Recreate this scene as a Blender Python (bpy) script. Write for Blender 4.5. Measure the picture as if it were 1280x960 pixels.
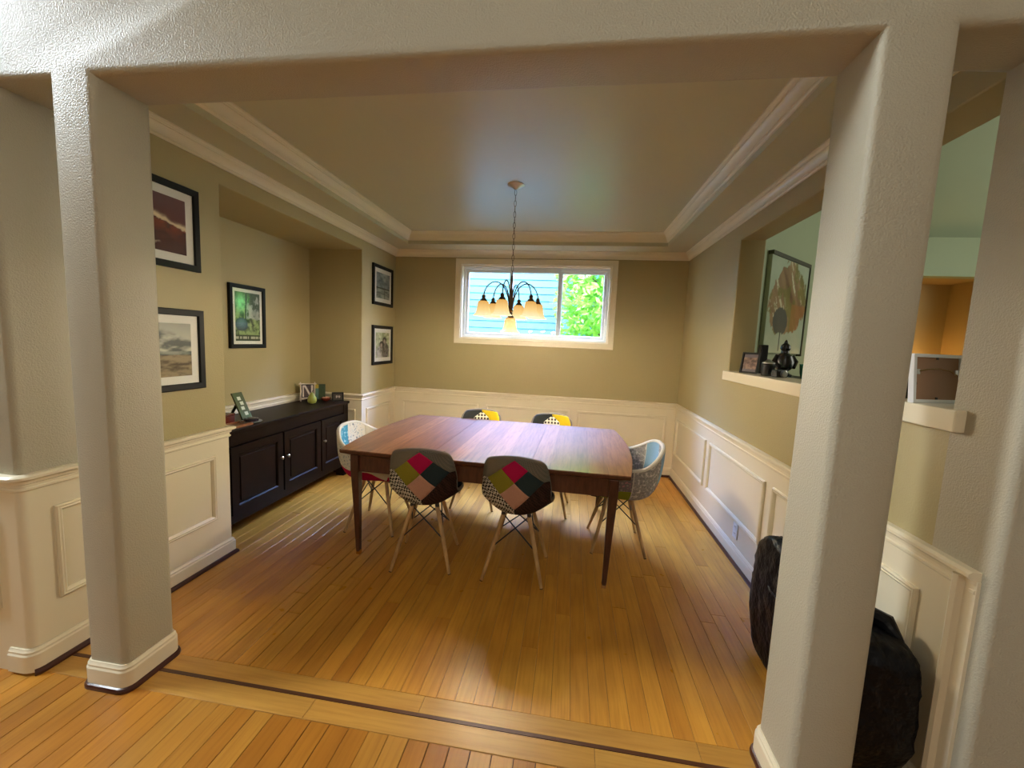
import bpy, bmesh, math, random
from mathutils import Vector, Matrix
random.seed(7)
for o in list(bpy.data.objects): bpy.data.objects.remove(o)
SC = bpy.context.scene
C = SC.collection
PI = math.pi

# ---------------------------------------------------------------- camera
cam = bpy.data.objects.new('camera', bpy.data.cameras.new('camera')); C.objects.link(cam)
SC.camera = cam
YAW, PITCH, ROLL = .1384, -.1037, .0437
_f = Vector((-math.sin(YAW), math.cos(YAW), 0)); _r = Vector((math.cos(YAW), math.sin(YAW), 0)); _u = Vector((0, 0, 1))
F = _f*math.cos(PITCH) + _u*math.sin(PITCH); U = _u*math.cos(PITCH) - _f*math.sin(PITCH)
R2 = _r*math.cos(ROLL) + U*math.sin(ROLL); U2 = U*math.cos(ROLL) - _r*math.sin(ROLL)
m = Matrix((R2, U2, -F)).transposed().to_4x4(); m.translation = Vector((.0549, -1.2999, 1.5))
cam.matrix_world = m
cam.data.sensor_fit = 'HORIZONTAL'; cam.data.sensor_width = 36; cam.data.lens = 36*506.44/1280
cam.data.clip_start = .02

# ---------------------------------------------------------------- world, lights, exposure
w = bpy.data.worlds.new('world'); SC.world = w; w.use_nodes = True
w.node_tree.nodes['Background'].inputs[0].default_value = (.72, .88, 1, 1)
w.node_tree.nodes['Background'].inputs[1].default_value = 8.0
SC.view_settings.view_transform = 'Standard'; SC.view_settings.look = 'None'
SC.view_settings.exposure = 0.08; SC.view_settings.gamma = 1; SC.view_settings.use_curve_mapping = False

def area(name, loc, target, sx, sy, power, col, portal=False):
    l = bpy.data.lights.new(name, 'AREA'); l.shape = 'RECTANGLE'; l.size = sx; l.size_y = sy; l.energy = power; l.color = col
    if portal: l.cycles.is_portal = True
    o = bpy.data.objects.new(name, l); C.objects.link(o); o.location = loc
    o.rotation_euler = (Vector(target)-Vector(loc)).to_track_quat('-Z', 'Y').to_euler()
    return o
area('window_portal', (-.42, 3.70, 1.96), (-.42, 0, 1.96), 1.9, 1.0, 1, (1, 1, 1), portal=True)
area('foyer_high_window', (-4.95, -.64, 3.85), (.8, .1, 1.3), .8, 1.1, 310, (.82, .92, 1))
area('foyer_fill_light', (.2, -3.6, 3.4), (-.3, 1.6, .6), 1.8, 1.6, 27, (1, .94, .82))  # unseen fill added behind the camera, no lamp stands here
area('next_room_window', (5.6, 1.6, 2.4), (1.5, 2.2, 1.8), 1.8, 1.6, 44, (1, 1, .86))
area('table_sheen_light', (-.1, 5.1, 3.75), (-.3, 2.0, .8), 3.0, .9, 1500, (.30, .46, 1))  # blue area light added above the view to bring a sheen to the tabletop
area('siding_daylight', (-1.0, 4.6, 6.5), (-.5, 7.0, 2.0), 4.0, 1.5, 1050, (.90, .98, 1))

# ---------------------------------------------------------------- materials
def pr(name, col, rough=.5, metal=0, spec=.5):
    m = bpy.data.materials.new(name); m.use_nodes = True
    b = m.node_tree.nodes['Principled BSDF']
    b.inputs['Base Color'].default_value = (*col, 1); b.inputs['Roughness'].default_value = rough
    b.inputs['Metallic'].default_value = metal; b.inputs['Specular IOR Level'].default_value = spec
    return m
def nd(m, t, **k):
    n = m.node_tree.nodes.new(t)
    for a, v in k.items(): setattr(n, a, v)
    return n
def lk(m, a, b): m.node_tree.links.new(a, b)
def bsdf(m): return m.node_tree.nodes['Principled BSDF']
def coords(m, kind='Object', scale=(1, 1, 1), rnd=False):
    tc = nd(m, 'ShaderNodeTexCoord'); mp = nd(m, 'ShaderNodeMapping')
    lk(m, tc.outputs[kind], mp.inputs[0]); mp.inputs['Scale'].default_value = scale
    if rnd:
        oi = nd(m, 'ShaderNodeObjectInfo'); cx = nd(m, 'ShaderNodeCombineXYZ'); mu = nd(m, 'ShaderNodeMath', operation='MULTIPLY'); mu.inputs[1].default_value = 37.
        lk(m, oi.outputs['Random'], mu.inputs[0])
        for i in range(3): lk(m, mu.outputs[0], cx.inputs[i])
        lk(m, cx.outputs[0], mp.inputs['Location'])
    return mp.outputs[0]
def noise(m, vec, scale, detail=3, rough=.5):
    n = nd(m, 'ShaderNodeTexNoise'); lk(m, vec, n.inputs['Vector']); n.inputs['Scale'].default_value = scale
    n.inputs['Detail'].default_value = detail; n.inputs['Roughness'].default_value = rough
    return n.outputs['Fac']
def ramp(m, fac, stops, interp='LINEAR'):
    r = nd(m, 'ShaderNodeValToRGB'); r.color_ramp.interpolation = interp; lk(m, fac, r.inputs[0])
    e = r.color_ramp.elements
    while len(e) < len(stops): e.new(.5)
    for i, (p, c) in enumerate(stops): e[i].position = p; e[i].color = (*c, 1)
    return r.outputs[0]
def mixc(m, a, b, fac, mode='MIX'):
    x = nd(m, 'ShaderNodeMix', data_type='RGBA', blend_type=mode)
    if isinstance(fac, (int, float)): x.inputs[0].default_value = fac
    else: lk(m, fac, x.inputs[0])
    for i, v in ((6, a), (7, b)):
        if isinstance(v, tuple): x.inputs[i].default_value = (*v, 1)
        else: lk(m, v, x.inputs[i])
    return x.outputs[2]
def bump(m, h, strength, dist=.002):
    b = nd(m, 'ShaderNodeBump'); b.inputs['Strength'].default_value = strength; b.inputs['Distance'].default_value = dist
    lk(m, h, b.inputs['Height']); lk(m, b.outputs[0], bsdf(m).inputs['Normal'])

def paint(name, col, rough=.55, peel=.5, sc=130):
    m = pr(name, col, rough, spec=.35); v = coords(m)
    lk(m, mixc(m, col, tuple(c*.93 for c in col), noise(m, v, 1.3, 2)), bsdf(m).inputs['Base Color'])
    if peel: bump(m, noise(m, v, sc, 2.5, .55), peel, .004)
    return m
WALLC = (.43, .36, .18)
M = {}
M['wall'] = paint('taupe_wall_paint', WALLC, .5, .30)
M['wall_front'] = paint('textured_taupe_paint', (.475, .435, .325), .45, .62, 165)
M['ceil'] = paint('taupe_ceiling_paint', (.57, .54, .36), .36, .12)
M['white'] = paint('cream_trim_paint', (.84, .755, .56), .28, .04, 90)
M['green'] = paint('sage_wall_paint', (.40, .46, .30), .6, .2)
M['vaultgreen'] = paint('pale_sage_paint', (.46, .53, .37), .6, .2)
M['nichepaint'] = paint('ochre_niche_paint', (.50, .35, .14), .6, .2)
M['foyer'] = paint('foyer_paint', (.60, .55, .46), .6, .3)
M['shoe'] = pr('dark_red_shoe_moulding', (.055, .014, .009), .3)

def maple(name, a, b, c, rough):
    m = pr(name, a, rough, spec=.5)
    v = coords(m, 'Object', (26, 1.3, 5), rnd=True); v2 = coords(m, 'Object', (7, .8, 4), rnd=True); v3 = coords(m, 'Object', (2.4, 2.4, 2.4), rnd=True)
    oi = nd(m, 'ShaderNodeObjectInfo')
    base = ramp(m, oi.outputs['Random'], [(0, a), (.3, b), (.55, tuple(x*.93 for x in a)), (.8, c), (1, tuple(x*1.06 for x in a))])
    g = ramp(m, noise(m, v, 3.0, 5, .6), [(.32, (.72, .62, .50)), (.56, (1, 1, 1))])
    k = ramp(m, noise(m, v2, 2.2, 2, .4), [(.25, (.55, .42, .30)), (.62, (1, 1, 1))])
    s = ramp(m, noise(m, v3, 1.6, 2, .5), [(.3, (.86, .82, .76)), (.7, (1.04, 1.04, 1.02))])
    x = mixc(m, base, g, .55, 'MULTIPLY'); x = mixc(m, x, k, .30, 'MULTIPLY'); x = mixc(m, x, s, .7, 'MULTIPLY')
    lk(m, x, bsdf(m).inputs['Base Color'])
    rr = nd(m, 'ShaderNodeMapRange'); lk(m, noise(m, v3, 5, 3), rr.inputs[0]); rr.inputs[3].default_value = rough-.01; rr.inputs[4].default_value = rough+.04
    lk(m, rr.outputs[0], bsdf(m).inputs['Roughness'])
    bump(m, noise(m, v, 4, 4), .08, .001)
    return m
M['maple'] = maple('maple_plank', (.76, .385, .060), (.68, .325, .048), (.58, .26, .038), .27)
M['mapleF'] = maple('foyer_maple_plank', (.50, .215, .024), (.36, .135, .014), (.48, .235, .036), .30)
M['mapleB'] = maple('border_board', (.60, .325, .068), (.56, .295, .06), (.62, .34, .078), .30)
for k in ('mapleB',):   # border boards run along x: swap the stretch
    for n in M[k].node_tree.nodes:
        if n.type == 'MAPPING':
            s = n.inputs['Scale'].default_value; n.inputs['Scale'].default_value = (s[1], s[0], s[2])
M['subfloor'] = pr('dark_joint', (.05, .022, .008), .8)
M['strip'] = pr('mahogany_strip', (.085, .028, .012), .35)

def walnut(name, a, b, c, rough, stretch=(22, 1.6, 5)):
    m = pr(name, a, rough, spec=.5)
    v = coords(m, 'Object', stretch, rnd=True); oi = nd(m, 'ShaderNodeObjectInfo')
    base = ramp(m, oi.outputs['Random'], [(0, a), (.35, b), (.7, c), (1, a)])
    g = ramp(m, noise(m, v, 2.4, 6, .65), [(.30, (.35, .25, .2)), (.60, (1, 1, 1))])
    lk(m, mixc(m, base, g, .75, 'MULTIPLY'), bsdf(m).inputs['Base Color'])
    bump(m, noise(m, v, 4, 4), .1, .001)
    return m
M['walnut'] = walnut('walnut_top', (.24, .095, .045), (.34, .15, .07), (.15, .055, .028), .24)
M['walnut2'] = walnut('walnut_frame', (.095, .030, .014), (.11, .036, .018), (.085, .026, .012), .35)
M['espresso'] = walnut('espresso_wood', (.008, .003, .0015), (.010, .0035, .0018), (.007, .0026, .0013), .42)
bsdf(M['espresso']).inputs['Specular IOR Level'].default_value = .18
M['beech'] = walnut('beech_dowel', (.62, .38, .16), (.66, .42, .18), (.58, .35, .14), .4, (8, 8, 1.5))
M['black'] = pr('black_metal', (.012, .011, .012), .45)
M['blackplastic'] = pr('black_gloss', (.012, .012, .013), .25)
M['steel'] = pr('brushed_nickel', (.55, .53, .5), .28, 1)
M['bronze'] = pr('aged_bronze', (.10, .065, .04), .35, .85)
M['brass'] = pr('polished_brass', (.55, .36, .16), .22, 1)
M['vinyl'] = pr('white_vinyl', (.82, .86, .88), .35)
M['frameblack'] = pr('black_picture_frame', (.008, .008, .006), .5, spec=.2)
M['mat'] = pr('white_mat_board', (.83, .82, .74), .8)
M['glasspane'] = None
def glass(name, tint=(1, 1, 1), rough=.0):
    m = bpy.data.materials.new(name); m.use_nodes = True; nt = m.node_tree; nt.nodes.remove(bsdf(m))
    out = nt.nodes['Material Output']; t = nd(m, 'ShaderNodeBsdfTransparent'); t.inputs[0].default_value = (*tint, 1)
    g = nd(m, 'ShaderNodeBsdfGlossy'); g.inputs['Roughness'].default_value = rough
    fr = nd(m, 'ShaderNodeLayerWeight'); fr.inputs[0].default_value = .5
    pw = nd(m, 'ShaderNodeMath', operation='POWER'); lk(m, fr.outputs['Facing'], pw.inputs[0]); pw.inputs[1].default_value = 4
    mr = nd(m, 'ShaderNodeMapRange'); lk(m, pw.outputs[0], mr.inputs[0]); mr.inputs[3].default_value = .025; mr.inputs[4].default_value = .6
    mx = nd(m, 'ShaderNodeMixShader'); lk(m, mr.outputs[0], mx.inputs[0]); lk(m, t.outputs[0], mx.inputs[1]); lk(m, g.outputs[0], mx.inputs[2]); lk(m, mx.outputs[0], out.inputs[0])
    return m
M['glass'] = glass('clear_glass')
def vcol(name, rough=.5):
    m = pr(name, (1, 1, 1), rough, spec=.3); a = nd(m, 'ShaderNodeVertexColor'); a.layer_name = 'Col'
    lk(m, a.outputs[0], bsdf(m).inputs['Base Color']); return m
M['print'] = vcol('printed_picture', .35)
# fabrics
def fabric(name, col, rough=.9):
    m = pr(name, col, rough, spec=.15); v = coords(m)
    lk(m, mixc(m, col, tuple(c*.7 for c in col), noise(m, v, 240, 2)), bsdf(m).inputs['Base Color'])
    bump(m, noise(m, v, 500, 1), .35, .001); return m
def houndstooth(name, a, b, s=.016, rot=.6):
    m = pr(name, a, .9, spec=.15); tc = nd(m, 'ShaderNodeTexCoord'); mp = nd(m, 'ShaderNodeMapping'); lk(m, tc.outputs['Object'], mp.inputs[0])
    mp.inputs['Rotation'].default_value = (rot*.5, rot, .3)
    c = nd(m, 'ShaderNodeTexChecker'); lk(m, mp.outputs[0], c.inputs[0]); c.inputs[1].default_value = (*a, 1); c.inputs[2].default_value = (*b, 1); c.inputs['Scale'].default_value = 1/s
    lk(m, c.outputs[0], bsdf(m).inputs['Base Color']); return m
def floral(name, a, b, c, sc=45):
    m = pr(name, a, .9, spec=.15); v = coords(m); n = nd(m, 'ShaderNodeTexVoronoi'); lk(m, v, n.inputs['Vector']); n.inputs['Scale'].default_value = sc
    lk(m, ramp(m, n.outputs['Distance'], [(0, b), (.3, c), (.42, a), (.7, a), (.8, b)]), bsdf(m).inputs['Base Color']); return m
def lattice(name, a, b, s=.02):
    m = pr(name, a, .9, spec=.15); v = coords(m); wv = []
    for d in ('X', 'Z'):
        x = nd(m, 'ShaderNodeTexWave', bands_direction=d); lk(m, v, x.inputs[0]); x.inputs['Scale'].default_value = .314/s; wv.append(x.outputs['Fac'])
    mx = nd(m, 'ShaderNodeMath', operation='MAXIMUM'); lk(m, wv[0], mx.inputs[0]); lk(m, wv[1], mx.inputs[1])
    lk(m, ramp(m, mx.outputs[0], [(.72, a), (.8, b)]), bsdf(m).inputs['Base Color']); return m
M['f_magenta'] = fabric('magenta_felt', (.52, .010, .09)); M['f_olive'] = fabric('olive_felt', (.30, .27, .03))
M['f_teal'] = fabric('dark_teal_felt', (.028, .048, .055)); M['f_pink'] = fabric('dusty_pink_felt', (.60, .33, .24))
M['f_taupe'] = fabric('taupe_weave', (.22, .20, .15)); M['f_brown'] = fabric('dark_brown_weave', (.030, .014, .010))
M['f_grey'] = houndstooth('grey_tweed', (.19, .18, .15), (.12, .12, .11), .006)
M['f_hound'] = houndstooth('black_and_white_check', (.015, .013, .012), (.62, .58, .48), .0125)
M['f_browncheck'] = houndstooth('brown_black_check', (.02, .012, .01), (.055, .025, .018), .01)
M['f_char'] = fabric('charcoal_felt', (.035, .04, .042)); M['f_yellow'] = fabric('yellow_felt', (.70, .52, .02))
M['f_lattice'] = lattice('white_lattice_print', (.10, .09, .08), (.85, .80, .66), .03)
M['f_blue'] = floral('blue_print', (.08, .35, .50), (.45, .70, .78), (.03, .18, .30)); M['f_sky'] = fabric('sky_blue_felt', (.28, .48, .66))
M['f_cream'] = fabric('cream_knit', (.78, .74, .62)); M['f_greyfloral'] = floral('grey_floral', (.34, .32, .30), (.62, .58, .55), (.16, .15, .17), 60)
M['f_rose'] = floral('rose_floral', (.20, .17, .18), (.45, .22, .25), (.30, .28, .26), 40); M['f_geo'] = floral('cream_geometric', (.72, .68, .58), (.25, .27, .28), (.60, .62, .58), 38)
M['f_lime'] = fabric('lime_felt', (.30, .33, .03)); M['piping'] = fabric('grey_piping', (.22, .20, .17))

bsdf(M['walnut']).inputs['Coat Weight'].default_value = 1.0; bsdf(M['walnut']).inputs['Coat Roughness'].default_value = .40
bsdf(M['ceil']).inputs['Specular IOR Level'].default_value = .6

# ---------------------------------------------------------------- mesh tools
class B:
    def __init__(s): s.v = []; s.f = []
    def add(s, vs, fs):
        n = len(s.v); s.v += [tuple(x) for x in vs]; s.f += [tuple(i+n for i in f) for f in fs]; return s
    def box(s, a, b):
        (x0, y0, z0), (x1, y1, z1) = a, b
        return s.add([(x0,y0,z0),(x1,y0,z0),(x1,y1,z0),(x0,y1,z0),(x0,y0,z1),(x1,y0,z1),(x1,y1,z1),(x0,y1,z1)],
                     [(0,3,2,1),(4,5,6,7),(0,1,5,4),(1,2,6,5),(2,3,7,6),(3,0,4,7)])
    def lathe(s, prof, c=(0, 0, 0), n=20, M4=None):
        vs = []; fs = []
        for r, z in prof:
            for k in range(n):
                a = 2*PI*k/n; vs.append(Vector((r*math.cos(a), r*math.sin(a), z)))
        for i in range(len(prof)-1):
            for k in range(n): fs.append((i*n+k, i*n+(k+1) % n, (i+1)*n+(k+1) % n, (i+1)*n+k))
        fs.append(tuple(range(n-1, -1, -1))); fs.append(tuple((len(prof)-1)*n+k for k in range(n)))
        if M4: vs = [M4 @ v for v in vs]
        return s.add([(v[0]+c[0], v[1]+c[1], v[2]+c[2]) for v in vs], fs)
    def tube(s, pts, r, n=8, closed=False):
        pts = [Vector(p) for p in pts]; N = len(pts); rs = r if isinstance(r, (list, tuple)) else [r]*N
        vs = []; up = None
        for i, p in enumerate(pts):
            if closed: t = pts[(i+1) % N]-pts[i-1]
            else: t = pts[min(i+1, N-1)]-pts[max(i-1, 0)]
            t.normalize()
            if up is None:
                up = t.orthogonal().normalized()
            else:
                up = (up - t*up.dot(t))
                up = up.normalized() if up.length > 1e-6 else t.orthogonal().normalized()
            q = t.cross(up)
            for k in range(n):
                a = 2*PI*k/n; vs.append(p + (up*math.cos(a)+q*math.sin(a))*rs[i])
        fs = []
        for i in range(N if closed else N-1):
            j = (i+1) % N
            for k in range(n): fs.append((i*n+k, i*n+(k+1) % n, j*n+(k+1) % n, j*n+k))
        if not closed: fs.append(tuple(range(n-1, -1, -1))); fs.append(tuple((N-1)*n+k for k in range(n)))
        return s.add(vs, fs)
    def prism(s, poly, z0, z1, mp=None):
        mp = mp or (lambda a, b, c: (a, b, c)); n = len(poly)
        vs = [mp(x, y, z0) for x, y in poly]+[mp(x, y, z1) for x, y in poly]
        fs = [tuple(range(n-1, -1, -1)), tuple(range(n, 2*n))]+[(i, (i+1) % n, n+(i+1) % n, n+i) for i in range(n)]
        return s.add(vs, fs)
    def sweep(s, path, prof, mp=None, closed=False):
        # path in (a,b), profile closed polygon of (offset to the left of travel, height)
        mp = mp or (lambda a, b, c: (a, b, c)); N = len(path); P = [Vector((p[0], p[1])) for p in path]; k = len(prof)
        vs = []
        for i in range(N):
            d0 = (P[i]-P[i-1]).normalized() if (i > 0 or closed) else None
            d1 = (P[(i+1) % N]-P[i]).normalized() if (i < N-1 or closed) else None
            if d0 is None: d0 = d1
            if d1 is None: d1 = d0
            n0 = Vector((-d0.y, d0.x)); n1 = Vector((-d1.y, d1.x)); b = n0+n1
            b = b/(b.length_squared/2) if b.length > 1e-6 else n0
            for o, h in prof: q = P[i]+b*o; vs.append(mp(q.x, q.y, h))
        fs = []
        for i in range(N if closed else N-1):
            j = (i+1) % N
            for t in range(k): fs.append((i*k+t, i*k+(t+1) % k, j*k+(t+1) % k, j*k+t))
        if not closed: fs.append(tuple(range(k-1, -1, -1))); fs.append(tuple((N-1)*k+t for t in range(k)))
        return s.add(vs, fs)
    def mesh(s, name, mat, smooth=False, bevel=0, segs=2, sel=None, autosm=True):
        me = bpy.data.meshes.new(name); me.from_pydata(s.v, [], s.f); me.update()
        bm = bmesh.new(); bm.from_mesh(me)
        bmesh.ops.recalc_face_normals(bm, faces=bm.faces)
        if bevel:
            es = [e for e in bm.edges if (sel(e) if sel else (len(e.link_faces) == 2 and e.calc_face_angle(0) > .5))]
            bmesh.ops.bevel(bm, geom=es, offset=bevel, segments=segs, profile=.5, affect='EDGES', clamp_overlap=True)
        if smooth:
            for f in bm.faces: f.smooth = True
            for e in bm.edges:
                if len(e.link_faces) == 2 and e.calc_face_angle(0) > .42: e.smooth = False
        bm.to_mesh(me); bm.free()
        if mat: me.materials.append(mat)
        return me
    def obj(s, name, mat, parent=None, **k):
        o = bpy.data.objects.new(name, s.mesh(name, mat, **k)); C.objects.link(o)
        if parent: o.parent = parent
        return o
def tag(o, label=None, cat=None, group=None, kind=None):
    if label: o['label'] = label
    if cat: o['category'] = cat
    if group: o['group'] = group
    if kind: o['kind'] = kind
    return o
def struct(o): o['kind'] = 'structure'; return o
def thing(name, loc, rz, label, cat, group=None):
    o = bpy.data.objects.new(name, None); C.objects.link(o); o.location = loc; o.rotation_euler = (0, 0, rz); o.empty_display_size = .1
    return tag(o, label, cat, group)
def copy_tree(o, parent=None):
    c = o.copy(); C.objects.link(c)
    if parent: c.parent = parent
    for ch in list(o.children): copy_tree(ch, c)
    return c

# ---------------------------------------------------------------- room dimensions (metres)
HB, DW = 2.375, .212
A0, A1, B0, B1 = -1.855, -1.672, .836, 1.0246
XL, XR, YD = -2.1355, 1.3137, 3.564
YN0, YN1, HT, XN = 1.016, 2.747, 2.381, -2.733
HR = .872; SOF = 2.56; CEIL = 2.69
TX0, TX1, TY0, TY1 = -1.845, 1.003, .51, 3.245
PY1, PZ0, PZ1 = 2.15, 1.34, 2.36; XR2 = 1.50

# front wall with the columns and beam
out = [(-5.2, 0), (XL, 0), (XL, HB), (A0, HB), (A0, 0), (A1, 0), (A1, HB), (B0, HB), (B0, 0), (B1, 0), (B1, HB), (XR, HB), (XR, 0), (6.2, 0), (6.2, 5.2), (-5.2, 5.2)]
def selfront(e):
    a, b = [v.co for v in e.verts]
    if abs(a.y-b.y) > 1e-4: return False
    for c in (a, b):
        if not (XL-1e-3 <= c.x <= XR+1e-3 and c.z <= HB+1e-3): return False
    if a.z < .001 and b.z < .001: return False
    if abs(a.y-DW) < 1e-3 and (abs(a.x-XL) < 1e-3 and abs(b.x-XL) < 1e-3 or abs(a.x-XR) < 1e-3 and abs(b.x-XR) < 1e-3): return False
    return True
struct(B().prism(out, 0, DW, lambda a, b, c: (a, c, b)).obj('wall_front', M['wall_front'], smooth=True, bevel=.024, segs=4, sel=selfront))

yz = lambda a, b, c: (c, a, b)
def seled(test):
    def f(e):
        a, b = [v.co for v in e.verts]; return test(a, b)
    return f
near = lambda p, q: abs(p-q) < 1e-3
# left wall with niche notch
wl = [(DW, 0), (YN0, 0), (YN0, HT), (YN1, HT), (YN1, 0), (YD, 0), (YD, 2.85), (DW, 2.85)]
struct(B().prism(wl, XN, XL, yz).obj('wall_left', M['wall'], smooth=True, bevel=.012, segs=3,
    sel=seled(lambda a, b: near(a.x, XL) and near(b.x, XL) and all(YN0-.01 < c.y < YN1+.01 for c in (a, b)))))
struct(B().box((XN-.1, YN0-.3, 0), (XN, YN1+.3, 2.7)).obj('wall_niche', M['wall']))
wr = [(DW, 0), (YD, 0), (YD, 2.85), (DW, 2.85), (DW, PZ1), (PY1, PZ1), (PY1, PZ0), (DW, PZ0)]
struct(B().prism(wr, XR, XR2, yz).obj('wall_right', M['wall'], smooth=True, bevel=.012, segs=3,
    sel=seled(lambda a, b: near(a.x, b.x) and all(c.y > DW+.01 or True for c in (a, b)) and all(PZ0-.01 < c.z < PZ1+.01 and c.y < PY1+.01 for c in (a, b)) and not (near(a.y, DW) and near(b.y, DW)))))
# back wall with window hole
WX0, WX1, WZ0, WZ1 = -1.295, .475, 1.525, 2.40
bw = B(); t0, t1 = YD, YD+.16
bw.box((XN, t0, 0), (WX0, t1, 2.85)); bw.box((WX1, t0, 0), (XR2, t1, 2.85)); bw.box((WX0, t0, 0), (WX1, t1, WZ0)); bw.box((WX0, t0, WZ1), (WX1, t1, 2.85))
struct(bw.obj('wall_back', M['wall']))
# tray ceiling
cb = B(); cb.box((XL, DW, SOF), (TX0, YD, 2.85)); cb.box((TX1, DW, SOF), (XR, YD, 2.85)); cb.box((TX0, DW, SOF), (TX1, TY0, 2.85)); cb.box((TX0, TY1, SOF), (TX1, YD, 2.85)); cb.box((TX0, TY0, CEIL), (TX1, TY1, 2.85))
struct(cb.obj('ceiling', M['ceil']))

# crown mouldings
def crown(h, d):
    return [(0, -h), (d*.16, -h), (d*.22, -h*.93), (d*.22, -h*.84), (d*.34, -h*.84), (d*.34, -h*.76), (d*.40, -h*.60), (d*.50, -h*.46), (d*.64, -h*.35), (d*.70, -h*.32), (d*.70, -h*.24), (d*.82, -h*.24), (d*.86, -h*.16), (d, -h*.10), (d, 0), (0, 0)]
def rect(x0, y0, x1, y1): return [(x0, y0), (x1, y0), (x1, y1), (x0, y1)]   # counter-clockwise: left of travel is inwards
o = B().sweep([(XR, DW), (XR, YD), (XL, YD), (XL, DW)], [(a, SOF+b) for a, b in crown(.078, .062)]).obj('trim_1', M['white'], smooth=True); struct(o)
o = B().sweep(rect(TX0, TY0, TX1, TY1), [(a, CEIL+b) for a, b in crown(.092, .066)], closed=True).obj('trim_2', M['white'], smooth=True); struct(o)

# ---------------------------------------------------------------- wainscot: cream board, chair rail, panel mouldings, baseboard, shoe
RAIL = [(0, -.072), (.010, -.072), (.015, -.067), (.015, -.059), (.010, -.055), (.010, -.044), (.017, -.040), (.019, -.028), (.030, -.024), (.036, -.018), (.036, -.008), (.030, -.003), (.024, 0), (0, 0)]
BASE = [(0, .012), (.016, .012), (.016, .085), (.012, .092), (.012, .100), (.007, .106), (.005, .112), (0, .112)]
SHOE = [(0, 0), (.030, 0), (.030, .010), (.024, .020), (.014, .024), (0, .024)]
WT = .006
def run(path, rail=True, board=True, idx=0, baseb=True, nm='baseboard'):
    obs = []
    if board: struct(B().sweep(path, [(0, .0), (WT, .0), (WT, HR-.05), (0, HR-.05)]).obj('trim_%d' % (idx+10), M['white']))
    if rail: struct(B().sweep(path, [(a, HR+b) for a, b in RAIL]).obj('trim_%d' % (idx+20), M['white'], smooth=True))
    if baseb:
        o = struct(B().sweep(path, [(a+(WT if board else 0), b) for a, b in BASE]).obj(nm, M['white'], smooth=True))
        B().sweep(path, [(a+(WT if board else 0), b) for a, b in SHOE]).obj('shoe_moulding', M['shoe'], o, smooth=True)
R = .024
def arc(cx, cy, a0, a1, r=R, n=4): return [(cx+r*math.cos(a0+(a1-a0)*i/n), cy+r*math.sin(a0+(a1-a0)*i/n)) for i in range(n+1)]
# left pier: along the foyer front face, round the bullnose, along the left wall, into the niche and out again
# travel direction keeps the room on the left
right_path = [(XR, .040), (XR, YD), (XL, YD), (XL, YN1), (XN, YN1), (XN, YN0), (XL, YN0), (XL, R)]+arc(XL-R, R, 0, -PI/2)[1:]
struct(B().sweep(right_path+[(-5.0, 0)], [(0, .0), (WT, .0), (WT, HR-.05), (0, HR-.05)]).obj('trim_3', M['white'], smooth=True))
rp = [(XR, .040), (XR, YD), (XL, YD), (XL, YN1), (XN, YN1), (XN, YN0), (XL, YN0), (XL, R)]+arc(XL-R, R, 0, -PI/2)[1:]+[(-5.0, 0)]
struct(B().sweep(rp, [(a, HR+b) for a, b in RAIL]).obj('trim_4', M['white'], smooth=True))
def side(name, path, shoe_path=None):
    o = struct(B().sweep(path, [(a+WT, b) for a, b in BASE]).obj(name, M['white'], smooth=True))
    B().sweep(shoe_path or path, [(a+WT, b) for a, b in SHOE]).obj('shoe_moulding', M['shoe'], o, smooth=True)
side('baseboard_right', [(XR, .10), (XR, YD)])
side('baseboard_back', [(XR, YD), (XL, YD)])
side('baseboard_left', [(XL, YD), (XL, YN1), (XN, YN1), (XN, YN0), (XL, YN0), (XL, R)]+arc(XL-R, R, 0, -PI/2)[1:]+[(-2.235, 0)],
     [(XL, YD), (XL, YN1), (XN, YN1), (XN, YN0), (XL, YN0), (XL, R)]+arc(XL-R, R, 0, -PI/4, n=2)[1:])
# vertical end moulding where the right wainscot stops
struct(B().sweep([(HR-.030, .10), (0, .10)], [(0, XR), (0, XR-.026), (.012, XR-.034), (.024, XR-.030), (.034, XR-.018), (.050, XR-.012), (.062, XR-.010), (.062, XR)],
       lambda a, b, c: (c, b, a)).obj('trim_5', M['white'], smooth=True))
# column bases
for nm, x0, x1 in (('baseboard_column', A0, A1), ('baseboard_pier', B0, B1)):
    pth = []
    for (cx, cy, a0) in ((x0+R, R, -PI/2), (x0+R, DW-R, -PI), (x1-R, DW-R, -PI*1.5), (x1-R, R, -PI*2)):
        pth += arc(cx, cy, a0, a0-PI/2)
    # clockwise travel so that the left side points outwards
    o = struct(B().sweep(pth, BASE, closed=True).obj(nm, M['white'], smooth=True))
    B().sweep(pth, [(0, 0), (.026, 0), (.026, .010), (.022, .018), (.014, .022), (0, .022)], closed=True).obj('shoe_moulding', M['shoe'], o, smooth=True)

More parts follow.
